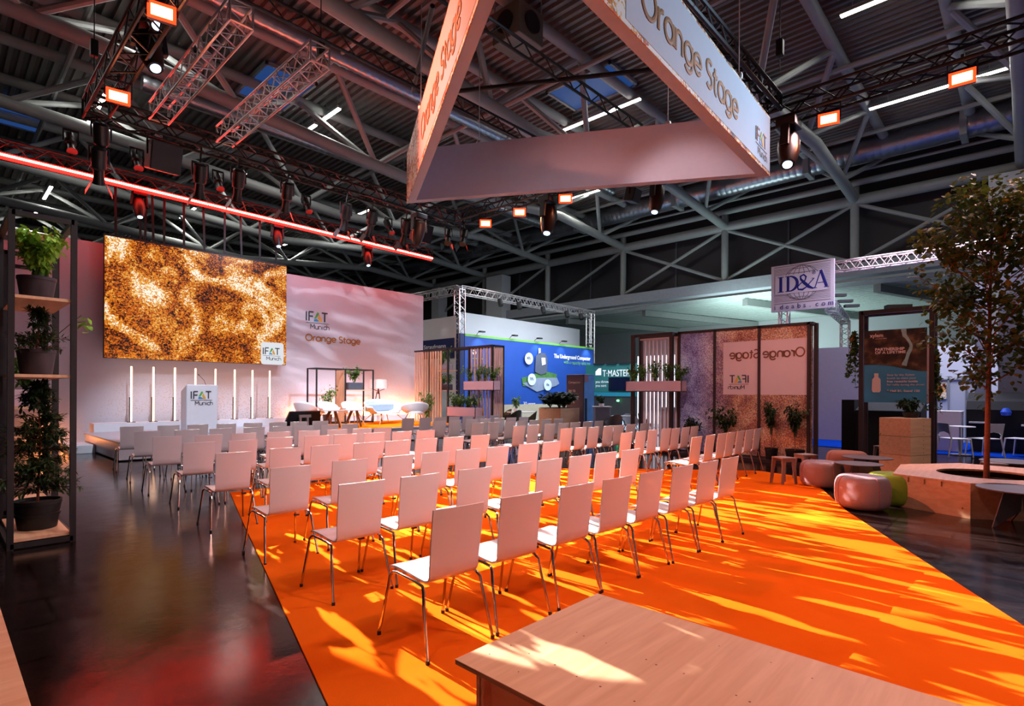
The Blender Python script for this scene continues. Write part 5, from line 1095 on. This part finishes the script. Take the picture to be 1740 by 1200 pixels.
def ftable(c, r, h, lb, rz=0, mat=mTab):
    t = thing('round_table', lb, 'table', c, rz, 'low round tables'); MB().lathe([(.001, h-.012), (r, h-.012), (r, h), (.001, h)], 40, cap=False).build('tabletop', mat, t)
    for k, a in enumerate((.3, .3+2*PI/3, .3+4*PI/3)):
        c_, s_ = math.cos(a), math.sin(a); MB().plate([(0, 0, h-.012), (c_*r*.52, s_*r*.52, h-.012), (c_*r*.86, s_*r*.86, 0), (c_*r*.80, s_*r*.80, 0), (c_*.02, s_*.02, h*.42)], .014, (-s_, c_, 0)).build('leg', mat, t)
    return t
p = atZ(1459, 787.5, .45); ftable((p.x, p.y, 0), .34, .45, 'low round table with a pale top, behind the poufs', .4)
p = atZ(1474, 777, .46); ftable((p.x, p.y, 0), .38, .46, 'low round dark table behind the pale one, before the crate tower', 1.1)
p = atZ(1736, 831, .45); ftable((p.x, p.y, 0), .42, .45, 'round dark table with folded plate legs at the right edge', 2.05)
p = atZ(1722, 784, .46); ftable((p.x, p.y, 0), .44, .46, 'round brown table behind the tree bench at the right edge', .2)
p = atZ(1688, 792, .40); stool((p.x, p.y, 0), .4, 'brown folded stool half hidden behind the tree bench')

# ================================================================== TREE BENCH
t = thing('tree_bench', 'angular plywood bench with a round opening for the tree', 'bench', (10.0, .6, 0))
poly = [(9.30, 1.38), (8.97, .52), (9.55, -.42), (10.5, -.75), (11.4, -.2), (11.5, .8), (10.62, 1.47)]
cx_, cy_, rr = 10.18, .42, .56; n = len(poly); N_ = 42
# ring-shaped top between the outline and the hole
def outline(k):
    a = 2*PI*k/N_; d = Vector((math.cos(a), math.sin(a))); best = None
    for i in range(n):
        p0 = Vector(poly[i])-Vector((cx_, cy_)); p1 = Vector(poly[(i+1) % n])-Vector((cx_, cy_)); e = p1-p0; den = d.x*e.y-d.y*e.x
        if abs(den) < 1e-9: continue
        s = (p0.x*e.y-p0.y*e.x)/den; u_ = (p0.x*d.y-p0.y*d.x)/den
        if s > 0 and -1e-6 <= u_ <= 1+1e-6 and (best is None or s < best): best = s
    return (cx_+d.x*best, cy_+d.y*best)
ang = sorted(set([round(math.atan2(p[1]-cy_, p[0]-cx_) % (2*PI), 5) for p in poly]+[round(2*PI*k/N_, 5) for k in range(N_)]))
def outa(a):
    global N_
    d = Vector((math.cos(a), math.sin(a))); best = 1e9
    for i in range(n):
        p0 = Vector(poly[i])-Vector((cx_, cy_)); p1 = Vector(poly[(i+1) % n])-Vector((cx_, cy_)); e = p1-p0; den = d.x*e.y-d.y*e.x
        if abs(den) < 1e-9: continue
        s = (p0.x*e.y-p0.y*e.x)/den; u_ = (p0.x*d.y-p0.y*d.x)/den
        if s > 0 and -1e-3 <= u_ <= 1.001: best = min(best, s)
    return (cx_+d.x*best, cy_+d.y*best)
K = len(ang); vs = []; fs = []
for a in ang:
    o = outa(a); i_ = (cx_+rr*math.cos(a), cy_+rr*math.sin(a)); vs += [(o[0], o[1], .45), (i_[0], i_[1], .45), (o[0], o[1], .425), (i_[0], i_[1], .425)]
for k in range(K):
    q = (k+1) % K; fs += [(4*k, 4*k+1, 4*q+1, 4*q), (4*k+2, 4*q+2, 4*q+3, 4*k+3), (4*k, 4*q, 4*q+2, 4*k+2), (4*k+1, 4*k+3, 4*q+3, 4*q+1)]
MB().add(vs, fs).build('top', mPly, t, wd=True)
for i in range(n):
    p0 = Vector((*poly[i], 0)); p1 = Vector((*poly[(i+1) % n], 0)); c0 = Vector((cx_, cy_, 0)); e = (p1-p0).normalized(); nn = e.cross(Vector((0, 0, 1)))
    if nn.dot(p0-c0) < 0: nn = -nn
    m = MB(); m.plate([p0-nn*.004, p1-nn*.004, p1-nn*.004+Vector((0, 0, .425)), p0-nn*.004+Vector((0, 0, .425))], .02, -nn); m.build('side_panel', mPlyY, t, wd=True)
    m = MB(); L_ = (p1-p0).length
    for k in range(1, int(L_/.2)): c = p0+e*k*.2; m.bar(c+Vector((0, 0, .36)), c+Vector((0, 0, .424)), .012, .012)
    m.build('slot', mPlyEdge, t, wd=True)
tt = thing('tree_planter', 'round dark tree pot sunk into the plywood tree bench', 'planter', (10.18, .42, 0)); MB().lathe([(.40, 0), (.46, .36), (.44, .36), (.43, .30)], 30).build('pot', mPotK, tt, True); MB().lathe([(.001, .30), (.43, .29)], 24, cap=False).build('soil', mSoil, tt)
# tree
TR = thing('tree', 'slim young tree with green and orange leaves rising from the bench', 'tree', (10.18, .42, .30))
base = Vector((10.18, .42, .30)); 
# trunk stands where its picture column is
d0 = atU(1650, 812, 10.18)
tk = MB(); br = MB(); lf = MB(); Hh = 4.2
def tp(h): return Vector((.01*math.sin(h*2), -.012*h, h))
tk.tube([tp(h) for h in (0, .6, 1.2, 1.8, 2.4, 3.0, 3.6, 4.1)], [.036, .032, .029, .026, .021, .015, .010, .004], 10); tk.build('trunk', mBark, TR, True)
sidev = Vector((math.sin(AZ), -math.cos(AZ), 0))
def leafclump(p, n, R):
    for _ in range(n):
        o = rv()*R; leafquad(lf, p+o, Vector((o.x, o.y, -.3*R))+rv()*.15, random.uniform(.06, .105), .85, .4)
random.seed(21)
for k in range(46):
    h = 1.45+2.6*(k/45)**.9; a = k*2.399; pr = 1-(h-1.45)/2.9
    L_ = (.42+.62*math.sin(PI*min(1, (h-1.2)/3.1))**.8)*random.uniform(.6, 1.1)*(.75 if h > 3.6 else 1)
    p0 = tp(h-.2); d = Vector((math.cos(a), math.sin(a), random.uniform(.5, 1.0))).normalized(); p1 = p0+d*L_*.55+Vector((0, 0, .02)); p2 = p0+d*L_+Vector((0, 0, .10))
    br.tube([p0, p1, p2], [.012*pr+.004, .007, .003], 5)
    for q in range(4):
        f = .35+.2*q; c = p0.lerp(p2, f); e = c+rv()*.22; br.tube([c, e], [.004, .002], 4, False); leafclump(e, 15, .17)
    leafclump(p2, 20, .18)
# the long drooping branch to the left
for (hx, dx, dz) in ((3.1, -1.02, .28), (2.5, -.75, .1), (3.3, .75, .25), (1.9, .85, .0)):
    p0 = tp(hx); p2 = p0+sidev*dx+Vector((0, 0, dz)); br.tube([p0, p0.lerp(p2, .5)+Vector((0, 0, .06)), p2], [.012, .008, .003], 5)
    for q in range(7): leafclump(p0.lerp(p2, .3+.11*q)+rv()*.10, 20, .15)
br.build('branches', mBark, TR, True); lf.build('foliage', mLeafT, TR)

# ================================================================== POSTER FRAME, CRATES, WHITE BOOTHS AT RIGHT
UP = 15.0
a = atU(1464, 529, UP); y0p = atU(1584, 519, UP).y; zt_ = a.z
t = thing('poster_stand', 'tall brown steel double frame carrying a brown and blue poster', 'frame', (UP, (a.y+y0p)/2, 0))
for y in (a.y, y0p):
    for x in (UP, UP+.5): MB().box(x-.045, y-.045, 0, x+.045, y+.045, zt_).build('post', mBrownM, t, wd=True)
m = MB()
for x in (UP, UP+.5): m.box(x-.045, y0p, zt_-.09, x+.045, a.y, zt_)
for y in (a.y, y0p): m.box(UP, y-.045, zt_-.09, UP+.5, y+.045, zt_)
m.build('rail', mBrownM, t, wd=True)
ya, yb = a.y-.07, y0p+.08; zb0 = atU(1470, 683.5, UP).z; zt0 = atU(1475, 563, UP).z
pt = thing('poster', 'hanging poster, brown aerial photo above a blue field with a bottle', 'poster', (UP-.03, (ya+yb)/2, zb0))
def pz(py, px=1525): return atU(px, py, UP-.06).z
def py_(px): return atU(px, 600, UP-.06).y
MB().box(UP-.06, yb, zb0, UP-.04, ya, zt0).build('blue_field', M('poster_blue', (64, 142, 184), .5, var=.12, vs=2), pt, wd=True)
zw = zb0+(zt0-zb0)*.50
m = MB(); pts = [(UP-.06, ya, zt0), (UP-.06, yb, zt0), (UP-.06, yb, zw-.13)]+[(UP-.06, yb+(ya-yb)*s, zw-.13+.17*(.5-.5*math.cos(PI*min(1, s*1.25)))) for s in (.1, .2, .3, .4, .5, .6, .7, .8, .9, 1.0)]
m.plate(pts, .008, (-1, 0, 0)); 
mPh = bpy.data.materials.new('aerial_photo'); mPh.use_nodes = True; N = mPh.node_tree.nodes; L = mPh.node_tree.links; ns = N.new('ShaderNodeTexNoise'); ns.inputs['Scale'].default_value = 5; ns.inputs['Detail'].default_value = 9; tc = N.new('ShaderNodeTexCoord'); L.new(tc.outputs['Object'], ns.inputs[0]); r = ramp(N, [(.38, lin((36, 24, 22))), (.52, lin((70, 46, 34))), (.66, lin((124, 90, 60)))]); L.new(ns.outputs[0], r.inputs[0]); L.new(r.outputs[0], N['Principled BSDF'].inputs['Base Color']); N['Principled BSDF'].inputs['Roughness'].default_value = .5
m.build('photo', mPh, pt, wd=True)
rvp = [(.36, zt0), (.35, zt0-.08), (.345, zt0-.15), (.30, zt0-.22), (.275, zt0-.28), (.25, zt0-.34), (.24, zt0-.40), (.255, zt0-.48), (.285, zt0-.56), (.30, zt0-.64), (.315, zt0-.70), (.335, zt0-.76), (.35, zw+.0)]
MB().tube([(UP-.072, yb+(ya-yb)*(s), z) for s, z in rvp], [.05, .045, .04, .03, .03, .025, .03, .035, .035, .03, .035, .045, .05], 6, True, (Vector((1, 0, 0)), .1)).build('river', M('river_pale', (150, 176, 176), .5, var=.2, vs=20), pt, wd=True)
W_ = ya-yb
fp = lambda s, z: frame((UP-.075, ya-W_*s, z), (0, -1, 0), (0, 0, 1))
mPT = M('poster_print', (240, 206, 200), .5, var=.01)
def prow(body, pa_, pb_, yy, sz, off=0):
    text(body, frame((UP-.075, py_(pa_), pz(yy, pa_)), (0, -1, 0), (0, 0, 1)), sz, mPT, 'lettering', pt, 'LEFT', 1, off, fit=abs(py_(pa_)-py_(pb_)))
prow('xylem', 1478.5, 1501, 574, .12, .002); prow('Let\u2019s Solve Water', 1488, 1507, 577, .035)
prow('PARTNERSHIP', 1487, 1537, 596.5, .085, .003); prow('OF A LIFETIME', 1487, 1539, 602, .085, .002)
prow('Stop by the Xylem', 1507.5, 1554, 639, .062); prow('booth to claim your', 1507.5, 1557, 644.5, .062); prow('free reusable bottle', 1507.5, 1560, 650, .062, .002); prow('for refills during the show!', 1507.5, 1571, 655.5, .062)
prow('Hall B1, Stand 150', 1513, 1563, 666, .066, .002)
q = Vector((UP-.075, py_(1509), pz(664, 1509))); MB().lathe([(.001, -.004), (.012, -.004), (.018, .02), (.001, .02)], 10, (q.x, q.y, q.z), False).build('pin_mark', mPT, pt, wd=True)
def bt_(s, z): return (UP-.068, ya-W_*s, z)
zc = pz(634); zl = pz(667); hb = zc-zl
m = MB(); m.plate([bt_(.17, zc), bt_(.24, zc), bt_(.24, zc-hb*.13), bt_(.235, zc-hb*.18), bt_(.275, zc-hb*.32), bt_(.28, zc-hb*.9), bt_(.26, zl), bt_(.15, zl), bt_(.13, zc-hb*.9), bt_(.135, zc-hb*.32), bt_(.175, zc-hb*.18), bt_(.17, zc-hb*.13)], .006, (-1, 0, 0)); m.build('bottle_shape', mPT, pt, wd=True)
MB().box(UP-.04, yb-.04, zb0, UP+.0, yb, zt0-.35).build('pale_edge', M('pale_edge', (206, 160, 156), .5), pt, wd=True)
# hanging ivy beside the frame
for (px, pyt, l_, w_, lb) in ((1452, 565, 1.35, .16, 'hanging ivy on the left side of the poster frame'), (1592, 600, 1.3, .15, 'hanging ivy on the right side of the poster frame')):
    p = atU(px, pyt, UP+.1); t = thing('hanging_ivy', lb, 'plant', p, 0, 'ivy beside the poster'); s_ = MB(); l = MB()
    for k in range(7):
        x_ = random.uniform(-w_, w_); y_ = random.uniform(-w_, w_); ln = l_*random.uniform(.5, 1); s_.tube([(0, 0, .05), (x_*.7, y_*.7, -ln*.4), (x_, y_, -ln)], .005, 4)
        for i in range(90): f = random.random(); leafquad(l, Vector((x_*f, y_*f, -ln*f))+rv()*.07, rv(), random.uniform(.05, .09), .8)
    s_.build('stem', mStem, t); l.build('foliage', mLeafT, t)
# crate tower
p = atZ(1538, 800, 0); cz = Vector((13.1, 1.95, 0)); t = None
for k in range(3):
    h0 = .366*k
    t = thing('plywood_crate', 'plywood crate, %s of the stack of three before the poster' % ['lowest', 'middle one', 'topmost'][k], 'crate', (13.45, 1.80, h0), AZ-PI/2+.42, 'stacked plywood crates')
    MB().box(-.33, -.30, .003, .33, .30, .363).build('body', mPly, t, bev=.004)
    m = MB(); [m.tube([(.08, -.301, .05+.08*i), (.08, -.304, .05+.08*i)], .008, 6) for i in range(4)]; m.build('screw', mBlackP, t)
t = thing('spiky_plant', 'dark bushy plant standing on top of the plywood crates', 'plant', (13.62, 1.72, 1.099)); MB().lathe([(.12, 0), (.15, .1), (.13, .1)], 20).build('pot', mPotK, t, True); shrub(t, (0, 0, .08), .24, .3, 240, .09, mLeafD, 8)
mMatt = M('matt_black', (9, 9, 11), .85)
# black machine counter
p = atZ(1478, 772, 0); t = thing('black_kiosk', 'tall black kiosk cabinet with a sloping top behind the poster frame', 'kiosk', (16.9, 2.75, .0), 0)
MB().add([(-.3, -.85, 0), (.8, -.85, 0), (.8, .55, 0), (-.3, .55, 0), (-.3, -.85, 1.15), (.8, -.85, 1.42), (.8, .55, 1.42), (-.3, .55, 1.15)], [(0, 3, 2, 1), (4, 5, 6, 7), (0, 1, 5, 4), (1, 2, 6, 5), (2, 3, 7, 6), (3, 0, 4, 7)]).build('body', mMatt, t, bev=.02)
m = MB(); m.box(-.315, -.05, .75, -.30, 0, .95); m.build('handle', mAlu, t); MB().box(-.30, .56, 0, .2, .85, 1.42).build('side_panel', mMatt, t)
# white booths behind
def wwall(x0, y0, x1, y1, z, lb, mat=None): return tag(MB().box(x0, y0, .0, x1, y1, z).build('booth_wall', mat or mHall), lb, 'booth wall', None)
mLil = M('lilac_booth_wall', (152, 150, 164), .6, var=.03)
w1 = atU(1386, 592, 21.0); w2 = atU(1462, 588, 21.0)
tt = wwall(21.0, w2.y-.6, 21.2, w1.y+2.2, w1.z, 'lilac grey booth wall with a door handle, right of the glass wall', mLil)
p = atU(1437, 700, 20.98); MB().box(20.9, p.y-.09, p.z-.015, 20.98, p.y+.03, p.z+.01).build('door_handle', mAlu, tt, wd=True)
wwall(26.0, -3, 26.2, 8.5, 3.4, 'long pale wall of the white booth behind the tree', mHall)
x_ = 19.0
q0 = atU(1655, 600, 18.6); 
for k, (pxa, pxb, pt_, u_) in enumerate(((1656, 1684, 430, 22.0), (1696, 1760, 440, 20.5))):
    pa = atU(pxa, 600, u_); pb2 = atU(pxb, 600, u_); zt2 = atU(pxa, pt_ if k else 480, u_).z
    tag(MB().box(u_, pb2.y, .0, u_+.3, pa.y, zt2).build('panel_tower', M('tower_grey_%d' % k, [(112, 112, 124), (104, 102, 112)][k], .6)), ['narrow grey panel tower directly right of the tree trunk', 'wide grey panel wall at the right edge of the picture'][k], 'booth wall')
# rear shelving wall with photo panels
pa = atU(1590, 640, 23.0); pb2 = atU(1655, 640, 23.0); zt2 = pa.z
t = thing('display_wall', 'white display wall with framed panels behind the white counter', 'display wall', (23.0, pa.y, 0))
MB().box(23.0, pb2.y, 0, 23.1, pa.y+.5, zt2).build('panel', mHall, t, wd=True)
m = MB(); [m.box(22.95, y-.02, 0, 23.0, y+.02, zt2) for y in (pa.y-.05, (pa.y+pb2.y)/2+.15, pb2.y+.2)]; m.box(22.95, pb2.y, zt2-.12, 23.0, pa.y+.4, zt2-.08); m.build('profile', mGreyS, t, wd=True)
p0 = atU(1592, 652, 22.97); p1 = atU(1608, 678, 22.97); MB().box(22.94, p1.y, p1.z, 22.97, p0.y, p0.z).build('picture_panel', gold('kiosk_photo', 0, 'ban'), t, wd=True)
t = thing('white_counter', 'plain white counter on the blue carpet behind the poster frame', 'counter', (19.5, 1.6, .012)); MB().box(-.3, -.28, 0, .5, .36, 1.07).build('body', mWhite, t, bev=.01); MB().box(-.32, -.3, 1.07, .52, .38, 1.10).build('top', mWhite, t)
p = atD(1615, 740, 19); 
t = thing('display_machine', 'big black rounded machine with a blue mark in the white booth', 'machine', (20.4, .62, .012), 0)
m = MB(); prof = [(-.7, .35), (-.75, 1.15), (-.55, 1.38), (-.2, 1.45), (.1, 1.62), (.5, 1.62), (.7, 1.5), (.7, .35)]
m.add([(x, -.9, z) for x, z in prof]+[(x, .62, z) for x, z in prof], [tuple(range(7, -1, -1)), tuple(range(8, 16))]+[(i, (i+1) % 8, 8+(i+1) % 8, 8+i) for i in range(8)]); m.build('hood', mMatt, t)
MB().box(-.6, -.8, 0, .6, .52, .36).build('stand', mBlackP, t); MB().box(-.95, .2, .78, -.70, .55, .82).build('side_shelf', mWhite, t); MB().box(-.95, -1.0, .74, -.70, -.5, .78).build('side_shelf', mWhite, t)
MB().lathe([(.001, 0), (.10, .01), (.12, .1), (.06, .2), (.001, .21)], 14, (-.76, -.2, 1.0), False).build('blue_mark', M('blue_mark', (40, 90, 220), .4), t, True)
# white cafe chairs on blue
def wchair(p, rz, lb):
    t = thing('plastic_chair', lb, 'chair', p, rz, 'white plastic chairs on the blue carpet')
    m = MB(); m.prism([(-.24, -.22), (.24, -.22), (.24, .24), (-.24, .24)], .44, .465); m.build('seat', mWhite, t, bev=.01)
    bk = [(-.24, .52), (-.16, .60), (0, .63), (.16, .60), (.24, .52)]
    m = MB(); pts = [(x, -.23, z) for x, z in bk]+[(.25, -.28, .84), (-.25, -.28, .84)]; m.plate(pts, .02, (0, -1, 0)); m.build('backrest', mWhite, t)
    for sx_ in (-1, 1):
        MB().tube([(sx_*.235, -.22, .52), (sx_*.24, -.22, .44), (sx_*.26, -.30, 0)], [.02, .02, .014], 8).build('leg', mWhite, t, True); MB().tube([(sx_*.23, .22, .44), (sx_*.25, .27, 0)], [.02, .013], 8).build('leg', mWhite, t, True)
    return t
p = atZ(1622, 776, .012); wchair(p, AZ-PI/2-1.7, 'white plastic chair seen from the side before the white counter')
p = atZ(1672, 776, .012); wchair(p, AZ-PI/2+.12, 'white plastic chair with an arched back right of the trunk')
p = atZ(1735, 776, .012); wchair(p, AZ-PI/2+.4, 'white plastic chair cut by the right edge, nearer one')
p = atZ(1738, 762, .012); wchair(p, AZ-PI/2+.3, 'white plastic chair at the right edge, farther one')
p = atZ(1672, 781, .012)+Vector((.95, .5, 0)); t = thing('cafe_table', 'white pedestal table behind the arched back chair', 'table', (p.x, p.y, .012)); MB().lathe([(.001, .72), (.3, .72), (.3, .74), (.001, .74)], 24, cap=False).build('tabletop', mWhite, t); MB().tube([(0, 0, 0), (0, 0, .72)], .035, 8).build('stem', mAlu, t); MB().lathe([(.22, 0), (.22, .015), (.03, .03)], 20).build('foot', mAlu, t)
# ------------------------------------------------------------------ name sign on truss
US2 = 22.0; a = atU(1310.7, 454, US2); b_ = atU(1417.5, 440, US2); zb2 = atU(1310.7, 531.2, US2).z; YA, YB = a.y, b_.y; ZA = a.z
t = thing('name_sign', 'hanging white sign with a globe and large dark blue letters', 'sign', (US2, (YA+YB)/2, zb2))
MB().box(US2, YB, zb2, US2+.12, YA, ZA).build('board', M('sign_white', (206, 190, 202), .6, var=.01), t, wd=True)
W_ = YA-YB; Hs = ZA-zb2; X_ = US2-.004
def sp_(s, z): return Vector((X_, YA-W_*s, zb2+Hs*z))
mSG = M('sign_grey', (120, 104, 112), .6, var=.01); mSB = M('sign_navy', (18, 22, 110), .5, var=.01); mSW = bpy.data.materials['sign_white']
def band(m, pts, wv): m.tube(pts, wv, 6, True, (Vector((1, 0, 0)), .1))
m = MB()
for i in range(24): z = .215+i*.0305; m.bar(sp_(.05, z), sp_(.95, z), .006, .012)
m.bar(sp_(.05, .17), sp_(.95, .17), .006, .02); m.bar(sp_(.05, .965), sp_(.95, .965), .006, .02); m.build('fine_lines', mSG, t, wd=True)
gc = (.5, .585); gr = .36*Hs
X_ = US2-.010; m = MB(); m.plate([Vector((X_, YA-W_*gc[0]-gr*.98*math.cos(i*PI/20), zb2+Hs*gc[1]+gr*.98*math.sin(i*PI/20))) for i in range(40)], .002, (-1, 0, 0)); m.build('globe_disc', mSW, t, wd=True)
X_ = US2-.014; m = MB()
def gp(lon, lat): return Vector((X_, YA-W_*gc[0]-gr*math.sin(lon)*math.cos(lat), zb2+Hs*gc[1]+gr*math.sin(lat)))
for lon in (-PI/2, -1.0, -.55, -.18, .18, .55, 1.0, PI/2): band(m, [gp(lon, -PI/2+PI*i/20) for i in range(21)], .014)
for lat in (-1.1, -.72, .72, 1.1): band(m, [gp(-PI/2+PI*i/14, lat+.10*math.sin(PI*i/14)*(1 if lat > 0 else 1)*(-1 if lat > 0 else 1)) for i in range(15)], .014)
m.build('globe_grid', mSG, t, wd=True)
X_ = US2-.020; MB().plate([sp_(.07, .37), sp_(.90, .37), sp_(.84, .80), sp_(.78, .80), sp_(.76, .77), sp_(.07, .77)], .003, (-1, 0, 0)).build('label_field', mSW, t, wd=True)
X_ = US2-.026
def tk_(m, pts, w0): 
    m.tube([sp_(a_, b__) for a_, b__ in pts], w0, 7, True, (Vector((1, 0, 0)), .1))
m = MB(); B0, T0 = .42, .74
tk_(m, [(.165, B0), (.165, T0)], .055); tk_(m, [(.115, B0), (.215, B0)], .014); tk_(m, [(.115, T0), (.215, T0)], .014)
tk_(m, [(.285, B0), (.285, T0)], .05); tk_(m, [(.24, B0), (.33, B0)], .014); tk_(m, [(.24, T0), (.33, T0)], .014)
m.tube([sp_(.30+.135*math.sin(PI*i/12), (B0+T0)/2+(T0-B0)/2*math.cos(PI*i/12)) for i in range(13)], [.016+.04*math.sin(PI*i/12) for i in range(13)], 7, True, (Vector((1, 0, 0)), .1))
amp = [(.66, .64), (.70, .64), (.64, .56), (.58, .47), (.52, .425), (.45, .44), (.44, .50), (.49, .56), (.56, .62), (.575, .69), (.535, .74), (.485, .71), (.49, .65), (.55, .56), (.62, .47), (.68, .43), (.72, .44)]
m.tube([sp_(*q) for q in amp], [.012, .02, .018, .02, .035, .03, .03, .018, .022, .03, .03, .03, .035, .055, .055, .03, .012], 7, True, (Vector((1, 0, 0)), .1))
tk_(m, [(.715, B0+.02), (.80, T0+.04)], .018); tk_(m, [(.80, T0+.05), (.89, B0+.02)], .05); tk_(m, [(.755, .53), (.86, .53)], .014); tk_(m, [(.685, B0+.01), (.745, B0+.01)], .013); tk_(m, [(.85, B0+.01), (.925, B0+.01)], .013)
m.build('large_letters', mSB, t, wd=True)
text('\u00ae', frame(sp_(.665, .72), (0, -1, 0), (0, 0, 1)), .18, mSB, 'registered_mark', t)
for i, ch in enumerate('ideabs.com'): text(ch, frame(sp_(.055+.095*i, .045), (0, -1, 0), (0, 0, 1)), .25, mSB, 'lettering', t, 'LEFT', 1, .001)
ztr = atU(1500, 443, US2+.3).z
lattice('sign_truss', (US2+.35, YB-8, ztr), (US2+.35, YA-.3, ztr), .34, .028, M('warm_alu', (196, 170, 166), .35, .8), 'horizontal silver truss running right from the hanging sign', grp='trusses at the sign', n=44)
lattice('sign_truss', (US2+.4, YA-.35, 0), (US2+.4, YA-.35, ztr), .30, .028, mAlu, 'upright silver truss under the hanging sign', grp='trusses at the sign', n=26)
pa = atD(1436, 560, 27); lattice('sign_truss', (pa.x, pa.y, 0), (pa.x, pa.y, atD(1436, 545, 27).z), .35, .028, mAlu, 'upright silver truss behind, between the glass wall and the poster', grp='trusses at the sign', n=20)
pb2 = atD(1410, 520, 22); pa2 = Vector((pa.x, pa.y, atD(1436, 545, 27).z)); lattice('sign_truss', (US2+.4, YB+.2, zb2+.1), pa2, .35, .028, mAlu, 'short silver truss running back from the sign to the upright', grp='trusses at the sign', n=14)
for k, (px, py, l) in enumerate(((1425, 502, 'top'), (1436, 512, 'middle'), (1447, 520, 'lower'), (1526, 519, 'above the poster frame'), (1725, 504, 'beside the tree crown at the right edge'))):
    p = atD(px, py, 21)
    if k == 3: p = Vector((15.25, atU(px, py, 15.25).y, zt_+.055))
    tag(MB().box(-.25, -.10, -.05, .25, .10, .05).build('flat_lamp', mBlackP, loc=p, rz=AZ-PI/2-.2), 'flat black booth lamp, %s' % ('right of the hanging sign, the %s one' % l if k < 3 else l), 'lamp', 'flat booth lamps')
# cool light of the neighbouring booths and aisle
lamp('aisle_glow', 'AREA', (36, 12, 3.2), (38, 12, 7), 800, (.74, .95, .93), (4, 14), 170)
lamp('booth_glow', 'AREA', (24, 17.5, 7.2), (24.5, 22.5, 5.2), 190, (.82, .88, 1), (9, .5), 120)
lamp('booth_glow', 'AREA', (22.5, 16, 6.5), (22.5, 17, 0), 900, (.8, .88, 1), (7, 4), 170)
lamp('booth_glow', 'AREA', (21.5, 2.0, 6.8), (22, 2, 0), 800, (.75, .75, 1), (5, 6), 170)
